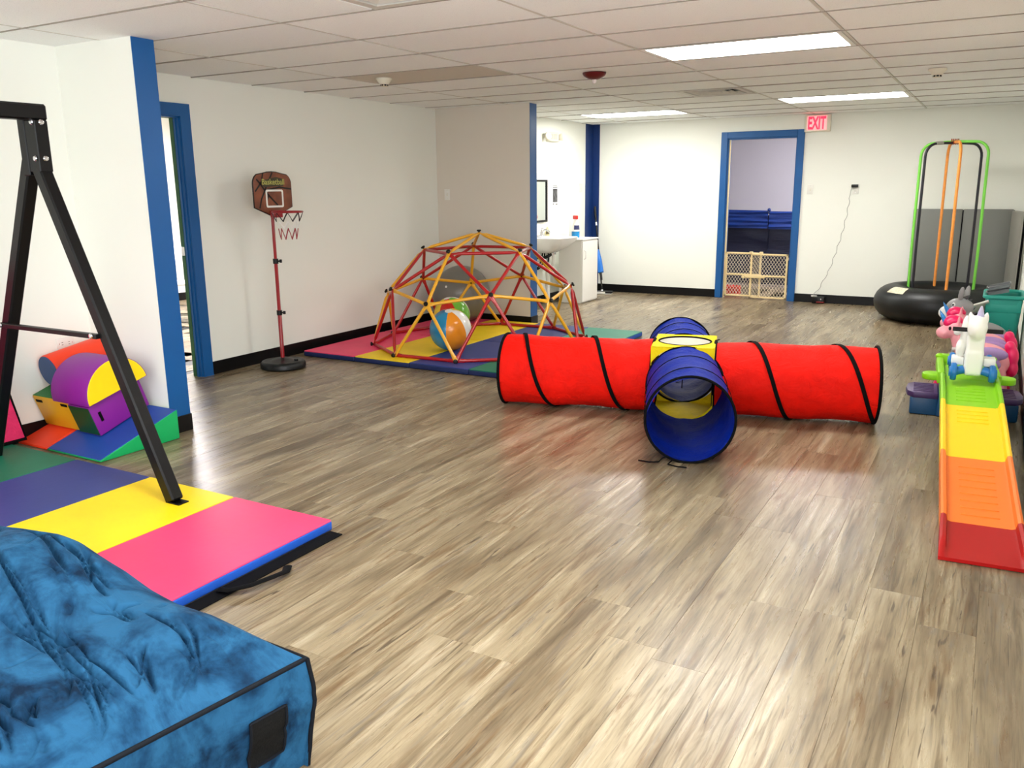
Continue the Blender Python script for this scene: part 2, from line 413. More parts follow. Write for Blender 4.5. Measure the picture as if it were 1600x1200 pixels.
# ------------------------------------------------------------------ room shell
CZ = 2.286
XR = 0.25
floor = struct('floor', one(box(-10.6, 0.37, -2.62, 14.6, -0.10, -0.004)), M['base'], 'dark underlay below the wood-look floor')
def build_planks():
    W, L, g = 0.178, 1.22, 0.0005
    me = G().add(bevelled(box(-W/2+g/2, W/2-g/2, -L/2+g/2, L/2-g/2, -0.006, 0.0), 0.0004, 1)).obj('plank', M['floor'], floor, 0)
    mesh = me.data; bpy.data.objects.remove(me)
    cam = Vector((0, 0, 1.455)); spots = []; rnd = random.Random(3)
    x = XR - W/2
    while x > -5.45 - W:
        off = rnd.uniform(0, L); y = -2.5 - off + L/2
        while y < 11.3 + L/2:
            spots.append((x, y)); y += L
        x -= W
    yaw = 0.5192; fw = Vector((-sin(yaw), cos(yaw), 0)); rt = Vector((cos(yaw), sin(yaw), 0))
    def key(s):
        p = Vector((s[0], s[1], 0)); d = p.dot(fw); r = p.dot(rt)
        inview = d > 1.2 and abs(r) < d*0.64+0.3
        return (0 if inview else 1, p.length)
    spots.sort(key=key)
    for x, y in spots[:300]: link('plank', mesh, floor, (x, y, 0))
    rest = G(); src = [tuple(v.co) for v in mesh.vertices], [tuple(p.vertices) for p in mesh.polygons]
    for x, y in spots[300:]: rest.add(src, T(x, y, 0))
    x = -5.45-2*W
    while x > -10.5:       # floor of the side room seen through the left door
        for k in range(5): rest.add(src, T(x, 3.1+k*L+rnd.uniform(-.3, .3), 0))
        x -= W
    for i in range(20):    # floor of the room behind the gate
        for k in range(3): rest.add(src, T(-4.5+i*W, 11.95+k*L, 0))
    o = rest.obj('plank_field', M['floor'], floor, 0); o['kind'] = 'stuff'
build_planks()

def wall(name, boxes, m=None, label=None):
    g = G()
    for b in boxes: g.add(box(*b))
    return struct(name, g, m or M['wall'], label)
wall_left_front = wall('wall_left_front', [(-5.10, -4.95, -2.62, 3.274, 0, 2.5)])
wall_stub = wall('wall_left_stub', [(-5.55, -4.270, 3.274, 3.424, 0, 2.5)], label='short white wall stub with a blue painted end')
part('blue_end', box(-4.271, -4.267, 3.275, 3.423, 0.098, CZ), M['blue_paint'], wall_stub, smooth=0)
wall_left = wall('wall_left', [(-5.52, -5.43, 3.424, 3.62, 0, 2.5), (-5.52, -5.43, 4.52, 7.90, 0, 2.5), (-5.52, -5.43, 3.62, 4.52, 2.01, 2.5)])
wall_part = wall('wall_partition', [(-5.52, -4.270, 7.89, 8.03, 0, 2.5)], M['wall_beige'], label='beige partition stub with a blue painted end')
part('blue_end', box(-4.271, -4.267, 7.888, 8.032, 0.098, CZ), M['blue_paint'], wall_part, smooth=0)
wall_sink = wall('wall_sink', [(-5.15, -5.03, 8.03, 11.25, 0, 2.5)])
part('blue_corner_strip', box(-5.031, -5.024, 10.89, 11.13, 0.10, CZ), M['shaded_blue_paint'], wall_sink, smooth=0)
wall_back = wall('wall_back', [(-5.15, -3.147, 11.13, 11.25, 0, 2.5), (-2.267, 0.37, 11.13, 11.25, 0, 2.5), (-3.147, -2.267, 11.13, 11.25, 2.045, 2.5)])
part('blue_corner_strip', box(-5.03, -4.925, 11.124, 11.131, 0.10, CZ), M['shaded_blue_paint'], wall_back, smooth=0)
wall_right = wall('wall_right', [(XR, 0.37, -2.62, -1.8, 0, 2.5), (XR, 0.37, 2.2, 11.25, 0, 2.5), (XR, 0.37, -1.8, 2.2, 0, 0.7), (XR, 0.37, -1.8, 2.2, 2.1, 2.5)])  # opening made for the added side window
wall_front = wall('wall_front', [(-5.1, -4.0, -2.62, -2.5, 0, 2.5), (0.2, 0.37, -2.62, -2.5, 0, 2.5), (-4.0, 0.2, -2.62, -2.5, 0, 0.5), (-4.0, 0.2, -2.62, -2.5, 2.2, 2.5)])
# neighbouring rooms seen through the doors
wall('wall_side_room', [(-9.75, -9.6, 2.2, 9.6, 0, 2.5), (-9.75, -5.55, 9.5, 9.6, 0, 2.5), (-9.75, -5.55, 2.2, 2.3, 0, 2.5)])
wall('wall_gate_room', [(-5.0, -1.2, 13.9, 14.0, 0, 2.5), (-5.1, -5.0, 11.25, 14.0, 0, 2.5), (-1.3, -1.2, 11.25, 14.0, 0, 2.5)], M['grey_wall'])
wall('ceiling_side_room', [(-9.75, -5.55, 2.2, 9.6, 2.40, 2.5)])
wall('ceiling_gate_room', [(-5.1, -1.2, 11.25, 14.0, 2.40, 2.5)])

# black vinyl baseboards
def baseboard(name, boxes):
    g = G()
    for b in boxes: g.add(bevelled(box(*b), 0.003, 1))
    return struct(name, g, M['base'])
BH = 0.105
baseboard('baseboard_left', [(-5.43, -5.422, 4.602, 7.889, 0, BH)])
baseboard('baseboard_stub', [(-4.95, -4.262, 3.267, 3.274, 0, BH), (-4.268, -4.260, 3.267, 3.43, 0, BH), (-5.43, -4.262, 3.424, 3.431, 0, BH)])
baseboard('baseboard_left_front', [(-4.95, -4.942, -2.5, 3.267, 0, BH)])
baseboard('baseboard_partition', [(-5.422, -4.262, 7.882, 7.890, 0, BH), (-4.268, -4.260, 7.882, 8.038, 0, BH)])
baseboard('baseboard_sink', [(-5.03, -5.022, 8.04, 11.12, 0, BH)])
baseboard('baseboard_back', [(-5.02, -3.222, 11.121, 11.13, 0, BH), (-2.192, XR, 11.121, 11.13, 0, BH)])
baseboard('baseboard_right', [(XR-0.008, XR, -2.5, 11.12, 0, BH)])
baseboard('baseboard_side_room', [(-9.6, -9.59, 2.3, 9.5, 0, BH)])

# door frames
def door_frame_left():
    d = bpy.data.objects.new('door_1', None); COL.objects.link(d); d['kind'] = 'structure'; d['label'] = 'blue door frame with green inner edge in the left wall'
    part('casing', box(-5.432, -5.412, 4.515, 4.605, 0, 2.09), M['blue_paint'], d, smooth=0)
    part('casing', box(-5.432, -5.412, 3.535, 3.625, 0, 2.09), M['blue_paint'], d, smooth=0)
    part('head_casing', box(-5.432, -5.411, 3.625, 4.515, 2.00, 2.09), M['blue_paint'], d, smooth=0)
    G().add(box(-5.49, -5.43, 4.505, 4.522, 0, 2.01)).add(box(-5.475, -5.455, 4.495, 4.505, 0, 2.0)).add(box(-5.49, -5.43, 3.618, 3.635, 0, 2.01)).add(box(-5.49, -5.43, 3.62, 4.52, 1.99, 2.012)).obj('jamb', M['blue_paint'], d, 0)
    g = G().add(box(-5.53, -5.49, 4.503, 4.522, 0, 2.01)).add(box(-5.53, -5.49, 3.618, 3.637, 0, 2.01)).add(box(-5.53, -5.49, 3.62, 4.52, 1.988, 2.012))
    g.obj('green_jamb', M['green_paint'], d, 0)
    part('strike_plate', rbox(-5.525, -5.492, 4.499, 4.504, 0.96, 1.03, 0.002, 1), M['chrome'], d)
door_frame_left()
def door_frame_back():
    d = bpy.data.objects.new('door_2', None); COL.objects.link(d); d['kind'] = 'structure'; d['label'] = 'blue door frame in the back wall above the baby gate'
    for x0, x1 in ((-3.222, -3.14), (-2.274, -2.192)):
        part('casing', rbox(x0, x1, 11.108, 11.135, 0, 2.115, 0.004, 1), M['blue_paint'], d, smooth=30)
    part('head_casing', rbox(-3.14, -2.274, 11.108, 11.135, 2.035, 2.115, 0.004, 1), M['blue_paint'], d, smooth=30)
    g = G().add(box(-3.155, -3.125, 11.135, 11.26, 0, 2.04)).add(box(-2.289, -2.26, 11.135, 11.26, 0, 2.04)).add(box(-3.15, -2.26, 11.135, 11.26, 2.02, 2.05))
    g.obj('jamb', M['blue_paint'], d, 0)
    part('cream_stop', box(-3.125, -3.112, 11.15, 11.19, 0, 2.02), M['tan'], d, smooth=0)
door_frame_back()

# window in the wall behind the camera
def shop_window():
    w = bpy.data.objects.new('window_1', None); COL.objects.link(w); w['kind'] = 'structure'; w['label'] = 'shop-front window behind the viewer'
    for x0, x1, z0, z1 in ((-4.0, 0.2, 0.5, 0.55), (-4.0, 0.2, 2.15, 2.2), (-4.0, -3.95, 0.55, 2.15), (0.15, 0.2, 0.55, 2.15), (-1.93, -1.88, 0.55, 2.15)):
        part('window_frame', box(x0, x1, -2.6, -2.52, z0, z1), M['white_metal'], w, smooth=0)
shop_window()
def added_side_window():  # unseen window frame added around the extra side light
    w = bpy.data.objects.new('window_added', None); COL.objects.link(w); w['kind'] = 'structure'; w['label'] = 'unseen added window in the right wall beside the viewer'
    for y0, y1, z0, z1 in ((-1.8, 2.2, 0.7, 0.75), (-1.8, 2.2, 2.05, 2.1), (-1.8, -1.75, 0.75, 2.05), (2.15, 2.2, 0.75, 2.05), (0.175, 0.225, 0.75, 2.05)):
        part('window_frame', box(0.28, 0.36, y0, y1, z0, z1), M['white_metal'], w, smooth=0)
added_side_window()

# suspended ceiling
ceiling = struct('ceiling', one(box(-5.6, 0.37, -2.62, 11.25, 2.36, 2.5)), M['plenum'], 'suspended ceiling of long white fissured tiles')
GX = [-5.43, -4.5300, -3.3108, -2.0916, -0.8724, XR]
GY = [2.8338+0.6096*j for j in range(-9, 14)]; GY = [y for y in GY if y > -2.5 and y < 11.1]; GY = [-2.5]+GY+[11.13]
J = lambda j: 2.8338+0.6096*j
LAMPS = {(3, 4), (3, 10), (2-1, 11), (3, -2), (3, -8), (1, -8)}      # (column, row) of lit panels
VENTS = {(2, 8), (2, 0)}                                                      # right half of the cell
def row_of(y): return round((y-2.8338)/0.6096)
def build_ceiling():
    rnd = random.Random(5); cache = {}
    for ci in range(5):
        for ri in range(len(GY)-1):
            x0, x1, y0, y1 = GX[ci], GX[ci+1], GY[ri], GY[ri+1]; r = row_of(y1)-1 if ri == 0 else row_of(y0)
            if y1 < 3.3 and x0 < -5: x0 = -4.95
            if (ci, r) in LAMPS: continue
            if (ci, r) in VENTS: x1 = x1-0.6096
            sx, sy = round(x1-x0-0.020, 3), round(y1-y0-0.012, 3)
            m = M['tile_grey'] if (ci, r) == (1, 4) else M['tile']; k = (sx, sy, m.name)
            if k not in cache:
                o = G().add(bevelled(box(-sx/2, sx/2, -sy/2, sy/2, 0, 0.016), 0.003, 1)).obj('ceiling_tile', m, ceiling, 0); cache[k] = o.data
            else: o = link('ceiling_tile', cache[k], ceiling)
            o.location = ((x0+x1)/2, (y0+y1)/2, CZ+0.001+rnd.uniform(0, 0.003))
            o.rotation_euler = (rnd.uniform(-.004, .004), rnd.uniform(-.0015, .0015), 0)
    for x in GX[1:5]: part('main_tee', box(x-0.008, x+0.008, -2.5, 11.13, CZ+0.001, CZ+0.03), M['grid'], ceiling, smooth=0)
    for y in GY[1:-1]: part('cross_tee', box(-5.43, XR, y-0.005, y+0.005, CZ-0.0015, CZ+0.03), M['grid_dark'], ceiling, smooth=0)
build_ceiling()
def ceiling_light(ci, r, label):
    x0, x1, y0, y1 = GX[ci]+.012, GX[ci+1]-.012, J(r)+.012, J(r+1)-.012
    cx, cy = (x0+x1)/2, (y0+y1)/2; hx, hy = (x1-x0)/2, (y1-y0)/2
    t = thing('ceiling_light', label, 'ceiling light', (cx, cy, CZ), 0, 'fluorescent ceiling panels')
    g = G()
    for b in ((-hx, hx, -hy, -hy+.03), (-hx, hx, hy-.03, hy), (-hx, -hx+.03, -hy+.03, hy-.03), (hx-.03, hx, -hy+.03, hy-.03)): g.add(box(*b, -0.001, 0.03))
    g.obj('frame', M['white_metal'], t, 0)
    part('diffuser', rbox(-hx+.03, hx-.03, -hy+.03, hy-.03, 0.002, 0.028, 0.004, 1), M['lamp'], t, smooth=0)
ceiling_light(3, 4, 'largest lit ceiling panel, above the tunnel and nearest to the viewer')
ceiling_light(3, 10, 'lit ceiling panel just above the red exit sign')
ceiling_light(1, 11, 'lit ceiling panel farthest left, close to the sink corner')
ceiling_light(3, -2, 'lit ceiling panel right above the viewer')
ceiling_light(3, -8, 'lit ceiling panel behind the viewer by the right wall')
ceiling_light(1, -8, 'lit ceiling panel behind the viewer by the left wall')
def vent(r, label):
    x1 = GX[3]-.012; x0 = x1-.5856; y0, y1 = J(r)+.012, J(r+1)-.012; cx, cy = (x0+x1)/2, (y0+y1)/2; h = .29
    t = thing('ceiling_vent', label, 'vent', (cx, cy, CZ), 0, 'square ceiling vents')
    part('backing', box(-h, h, -h, h, 0.02, 0.03), M['dark_gap'], t, smooth=0)
    g = G()
    for b in ((-h, h, -h, -h+.05), (-h, h, h-.05, h), (-h, -h+.05, -h+.05, h-.05), (h-.05, h, -h+.05, h-.05)): g.add(box(*b, -0.002, 0.02))
    g.obj('frame', M['grid'], t, 0)
    for i in range(4):
        a = .215-.055*i; q = G()
        for s, rz in ((1, 0), (1, 90), (1, 180), (1, 270)):
            q.add(([(-a, -a, 0.0), (a, -a, 0.0), (a-.035, -a+.035, 0.018), (-a+.035, -a+.035, 0.018), (-a, -a, 0.004), (a, -a, 0.004), (a-.035, -a+.035, 0.021), (-a+.035, -a+.035, 0.021)],
                   [(0, 1, 2, 3), (4, 7, 6, 5), (0, 4, 5, 1), (2, 6, 7, 3), (1, 5, 6, 2), (0, 3, 7, 4)]), RZ(rz))
        q.obj('louvre', M['grid'], t, 0)
vent(8, 'square louvred ceiling vent between the lit panels and the red alarm')
vent(0, 'dull square ceiling vent at the top edge of the picture')
def side_room_lamp(x, y, z, sx, sy, name, label):
    t = thing('room_lamp', label, 'ceiling light', (x, y, z))
    part('housing', rbox(-sx/2-.03, sx/2+.03, -sy/2-.03, sy/2+.03, -0.03, 0, 0.006, 1), M['white_metal'], t)
    part('diffuser', rbox(-sx/2, sx/2, -sy/2, sy/2, -0.05, -0.03, 0.006, 1), M['lamp_strong'], t)
side_room_lamp(-7.9, 6.3, 2.40, 1.2, .6, 'a', 'ceiling lamp of the room through the left door')
side_room_lamp(-1.75, 12.1, 2.40, .3, .6, 'b', 'ceiling lamp of the room behind the baby gate')
# ------------------------------------------------------------------ folding gym mats
def folding_mat(name, label, x0, y0, wid, length, cols, edge, th=0.05, strip=None, flaps=None):
    """panels laid along +X, hinged by seams; each panel is a part of its own"""
    t = thing(name, label, 'gym mat', (x0, y0, 0))
    for i, c in enumerate(cols):
        a, b = i*wid+0.0015, (i+1)*wid-0.0015
        p = part('panel', rbox(a, b, 0, length, 0.002, th-0.004, 0.010, 3), M['vinyl_'+edge], t, smooth=40)
        poly = rrect(b-a-0.004, length-0.006, 0.008, 3, (a+b)/2, length/2)
        q = part('top_sheet', prism(poly, th-0.008, th, 0.003, 1), M['vinyl_'+c], p, smooth=40); q['label'] = c+' vinyl top sheet'
    return t
fm = folding_mat('folding_mat', 'folding mat in green, navy, yellow and pink panels under the swing frame', -4.80, 1.44, 0.60, 1.17, ['green', 'navy', 'yellow', 'pink'], 'edge_blue')
part('hook_strip', rbox(2.400, 2.470, 0.02, 1.15, 0.0005, 0.006, 0.002, 1), M['black_fabric'], fm)
part('carry_strap', tube([(2.42, .52, .012), (2.47, .52, .02), (2.52, .58, .026), (2.535, .68, .022), (2.53, .75, .012), (2.50, .79, .010)], 0.018, 8, flat=(0.35, 1)), M['black_fabric'], fm)
DX = -5.31
folding_mat('folding_mat', 'folding mat in pink, yellow, navy and green, nearer of the two under the dome', DX, 5.53, 0.5825, 1.15, ['pink', 'yellow', 'navy', 'green'], 'edge_navy')
folding_mat('folding_mat', 'folding mat in pink, yellow, navy and green, farther of the two, by the partition', DX, 6.69, 0.5825, 1.15, ['pink', 'yellow', 'navy', 'teal'], 'edge_blue')

# ------------------------------------------------------------------ dome climber
def dome_climber():
    cx, cy, R, rot, z0 = -4.116, 6.624, 0.993, 0.973, 0.065
    t = thing('dome_climber', 'red and yellow geodesic dome climber standing on the mats', 'climbing frame', (cx, cy, 0))
    lat = math.atan(.5); A = Vector((0, 0, 1))
    P = [Vector((cos(lat)*cos(rot+2*pi*i/5), cos(lat)*sin(rot+2*pi*i/5), sin(lat))) for i in range(5)]
    Q = [Vector((cos(lat)*cos(rot+2*pi*(i+.5)/5), cos(lat)*sin(rot+2*pi*(i+.5)/5), -sin(lat))) for i in range(5)]
    W = lambda v: Vector((0, 0, z0)) + v.normalized()*R
    a = W(A); p = [W(v) for v in P]; m = [W(A+P[i]) for i in range(5)]; n = [W(P[i]+P[(i+1) % 5]) for i in range(5)]
    b0 = [W(P[i]+Q[i-1]) for i in range(5)]; b1 = [W(P[i]+Q[i]) for i in range(5)]
    c = Vector((0, 0, z0))
    def strut(u, v, col, inset):
        d = (v-u).normalized(); mid = (u+v)/2; nu = (u-c).normalized(); nv = (v-c).normalized()
        u = u-nu*inset; v = v-nv*inset; L = (v-u).length; out = ((u+v)/2-c).normalized()
        side = d.cross(out).normalized(); g = G(); r = 0.0145
        # round tube with flattened ends
        stations = [(0.0, .019, .004), (.035, .019, .004), (.075, r, r), (L-.075, r, r), (L-.035, .019, .004), (L, .019, .004)]
        V = []; F = []; k = 10
        for s, ws, wo in stations:
            for j in range(k):
                an = 2*pi*j/k; V.append(tuple(u+d*s+side*cos(an)*ws+out*sin(an)*wo))
        for i in range(len(stations)-1):
            for j in range(k): F.append((i*k+j, i*k+(j+1) % k, (i+1)*k+(j+1) % k, (i+1)*k+j))
        F.append(tuple(range(k-1, -1, -1))); F.append(tuple(5*k+j for j in range(k)))
        part('strut', (V, F), M['dome_'+col], t, smooth=50)
    for i in range(5):
        j = (i+1) % 5
        strut(a, m[i], 'yellow', 0.000); strut(m[i], m[j], 'red', 0.009); strut(m[i], p[i], 'yellow', 0.0)
        strut(m[i], n[i], 'red', 0.005); strut(m[i], n[i-1], 'red', 0.005)
        strut(p[i], n[i], 'yellow', 0.004); strut(p[i], n[i-1], 'yellow', 0.004)
        strut(p[i], b0[i], 'yellow', 0.0); strut(p[i], b1[i], 'yellow', 0.0)
        strut(n[i], b1[i], 'red', 0.0); strut(n[i], b0[j], 'red', 0.0)
        strut(b0[i], b1[i], 'red', 0.006); strut(b1[i], b0[j], 'red', 0.006)
    for v in [a]+m+p+n+b0+b1:
        o = (v-c).normalized(); q = o.to_track_quat('Z', 'Y').to_matrix().to_4x4()
        part('bolt_cap', lathe([(0, -.012), (.009, -.012), (.009, .008), (.019, .013), (.021, .020), (.017, .027), (0, .029)], 12), M['black_plastic'], t, T(*v) @ q)
dome_climber()

def beach_ball(label, loc, rot, r, cols):
    b = G().add(sphere(r, n=36, k=24)).obj('beach_ball', ball_print('beach_ball_print', cols), None, 60)
    b.location = loc; b.rotation_euler = rot; tag(b, label, 'ball')
    v = part('valve_cap', lathe([(0, r*1.012), (.035, r*0.985), (.034, r*0.96)], 20), M['white_plastic'], b, smooth=60)
beach_ball('blue, orange and white beach ball inside the dome, in front', (-4.13, 6.14, 0.237), (radians(16), radians(10), radians(-8)), 0.186,
           [(24, 112, 156), (30, 132, 176), (240, 146, 30), (236, 234, 226), (236, 206, 60), (206, 60, 40)])
beach_ball('red, yellow and green beach ball behind the other ball in the dome', (-4.62, 6.90, 0.232), (radians(10), radians(-12), radians(22)), 0.180,
           [(236, 206, 40), (206, 40, 26), (116, 190, 60), (236, 232, 222), (40, 110, 180), (236, 206, 40)])
g = G().add(sphere(0.308, 0.308, 0.30, 48, 32)).obj('exercise_ball', mat('grey_pvc_ball', (118, 114, 106), 0.32, var=0.08, vscale=3), None, 60)
g.location = (-4.93, 7.56, 0.353); tag(g, 'big grey exercise ball behind the dome by the partition', 'ball')
for k in range(5): part('rib', torus(0.305*cos(radians(-30+15*k)), .003, 48, 6), g.data.materials[0], g, T(0, 0, 0.30*sin(radians(-30+15*k))))
part('plug', cyl(.012, 0, .008, 12), M['white_plastic'], g, RX(70) @ T(0, 0, .304))

# ------------------------------------------------------------------ play tunnel
def play_tunnel():
    ang = 14.6; C = Vector((-1.700, 5.245)); R = 0.236; hub = 0.240
    t = thing('play_tunnel', 'four-way pop-up crawl tunnel with red and blue arms and a yellow middle', 'play tunnel', (C.x, C.y, 0), ang)
    def skin(x, a, seed, amp):
        # small sags of the cloth between the wire turns
        return R + 0.009*noise.noise(Vector((x*3.1, cos(a)*1.7+seed, sin(a)*1.7)))*amp + 0.005*noise.noise(Vector((x*11, cos(a)*5+seed, sin(a)*5)))*amp
    def arm(col, direction, x0, x1, turns, seed, phase, bandw, name, thick):
        L = x1-x0; nx = max(24, int(L*60)); na = 56; V = []; F = []
        rot = RZ(direction)
        pitch = L/turns
        def rad(x, a):
            ph = ((x-x0)/pitch - (a/(2*pi)) + phase) % 1.0
            return skin(x, a, seed, 1.0) - 0.007*sin(pi*ph)**2
        def pt(x, a, r): return (x, r*cos(a), max(0.002, R+0.004 + r*sin(a)))
        for i in range(nx+1):
            x = x0+L*i/nx
            for j in range(na):
                a = 2*pi*j/na; V.append(pt(x, a, rad(x, a)))
        for i in range(nx+1):
            x = x0+L*i/nx
            for j in range(na):
                a = 2*pi*j/na; V.append(pt(x, a, rad(x, a)-0.003))
        o = (nx+1)*na
        for i in range(nx):
            for j in range(na):
                j2 = (j+1) % na
                F.append((i*na+j, i*na+j2, (i+1)*na+j2, (i+1)*na+j)); F.append((o+i*na+j, o+(i+1)*na+j, o+(i+1)*na+j2, o+i*na+j2))
        for i in (0, nx):
            for j in range(na):
                j2 = (j+1) % na; F.append((i*na+j, o+i*na+j, o+i*na+j2, i*na+j2))
        p = part(name, (V, F), M['nylon_'+col], t, rot, 60)
        # spiral wire casing
        V = []; F = []; n = int(turns*48); k = 0
        for i in range(n+1):
            s = i/n; a = 2*pi*(s*turns+phase); x = x0+L*s
            for dx, dr in ((-bandw/2, -.001), (-bandw/2, thick*.7), (0, thick), (bandw/2, thick*.7), (bandw/2, -.001)):
                xx = min(max(x+dx, x0), x1); V.append(pt(xx, a, R+0.007+dr))
        for i in range(n):
            for j in range(5): j2 = (j+1) % 5; F.append((i*5+j, i*5+j2, (i+1)*5+j2, (i+1)*5+j))
        F.append((4, 3, 2, 1, 0)); F.append(tuple(n*5+j for j in range(5)))
        part('spiral_band', (V, F), M['black_fabric'], p, rot, 60)
        for x, nm in ((x1, 'end_ring'), (x0, 'joint_ring')):
            pts = [pt(x, 2*pi*j/56, R+0.001) for j in range(56)]
            part(nm, tube(pts, 0.0075 if col == 'blue' else 0.010, 8, True), M['black_fabric'], p, rot, 60)
        return p
    arm('red', 180, .195, 1.20, 2.1, 3.0, 0.43, 0.026, 'red_arm', .004)
    arm('red', 0, .195, 1.165, 1.9, 9.0, 0.78, 0.026, 'red_arm', .004)
    arm('blue', -84.5, hub, 1.085, 2.6, 15.0, 0.3, 0.010, 'blue_arm', .003)
    arm('blue', 95.5, hub, 0.98, 2.6, 21.0, 0.6, 0.010, 'blue_arm', .003)
    # yellow middle: four panels with round openings, a top with a round net window, a base
    def panel_with_hole(half, rh, cz, h0, h1, th):
        # plate in local XZ-plane: square with circular hole
        n = 48; V = []; F = []
        for y in (0, th):
            for i in range(n):
                a = 2*pi*i/n; c, s = cos(a), sin(a)
                V.append((rh*c, y, cz+rh*s))
            for i in range(n):
                a = 2*pi*i/n; c, s = cos(a), sin(a); k = min(half/abs(c) if abs(c) > 1e-6 else 9, (h1-cz)/s if s > 1e-6 else 9, (cz-h0)/-s if s < -1e-6 else 9)
                V.append((k*c, y, cz+k*s))
        for i in range(n):
            j = (i+1) % n
            F += [(i, j, n+j, n+i), (2*n+i, 3*n+i, 3*n+j, 2*n+j), (i, 2*n+i, 2*n+j, j), (n+i, n+j, 3*n+j, 3*n+i)]
        return V, F
    hz = 2*R+0.002; hx, hy = .195, hub
    for k in (1, 3):
        part('side_panel', panel_with_hole(hy-.002, R-.004, R+.004, 0.004, hz, .003), M['nylon_yellow'], t, RZ(90*k) @ T(0, -hx, 0), 40)
    for k in (0, 2):
        V = []; F = []; n = 24
        for y in (0, .003):
            for i in range(n+1):
                x = -hx+2*hx*i/n; zc = R+.004+math.sqrt((R-.004)**2-x*x); V += [(x, y, zc), (x, y, hz)]
        o = 2*(n+1)
        for i in range(n): a = 2*i; F += [(a, a+2, a+3, a+1), (o+a, o+a+1, o+a+3, o+a+2), (a, o+a, o+a+2, a+2), (a+1, a+3, o+a+3, o+a+1)]
        part('arch_panel', (V, F), M['nylon_yellow'], t, RZ(90*k) @ T(0, -hy, 0), 40)
        part('arch_panel', ([(x, y, 2*R+.008-z) for x, y, z in V], F), M['nylon_yellow'], t, RZ(90*k) @ T(0, -hy, 0), 40)
    top = panel_with_hole(hx, 0.165, 0, -hy, hy, .003)
    g = G()
    for (x, y, z) in top[0]: g.V.append((x, z, hz+y-0.004 + 0.006*math.hypot(x, z)))
    g.F = list(top[1]); g.I = [0]*len(g.F)
    tp = g.obj('top_panel', M['nylon_yellow'], t, 40)
    part('net_window', prism(arc(0, 0, .167, 0, 360, 40)[:-1], hz-.007, hz-.0055), M['net'], tp, smooth=0)
    part('window_edging', torus(.167, .006, 48, 8), M['black_fabric'], tp, T(0, 0, hz-.002), 60)
    part('tie_tab', rbox(-.175, -.163, .10, .16, hz-.001, hz+.004, .001, 1), M['black_fabric'], tp, RZ(20))
    part('tie_tab', rbox(.163, .175, .10, .16, hz-.001, hz+.004, .001, 1), M['black_fabric'], tp, RZ(-20))
    part('base_panel', rbox(-hx, hx, -hy, hy, 0.002, 0.006, .001, 1), M['nylon_yellow'], t)
    part('toggle_cord', tube([(0.01, -hub-.02, hz-.02), (0.012, -hub-.02, .36), (0.005, -hub-.02, .22)], .003, 6), M['black_fabric'], t)
    c1 = [(-.16, -1.10, .006), (-.10, -1.115, .006), (-.05, -1.12, .012), (-.03, -1.10, .03), (0, -1.09, .036), (.02, -1.10, .02), (.0, -1.13, .006), (.05, -1.16, .006), (.10, -1.165, .006)]
    part('tie_cord', tube(c1, .004, 6), M['black_fabric'], t, T(0, -.01, 0))
play_tunnel()

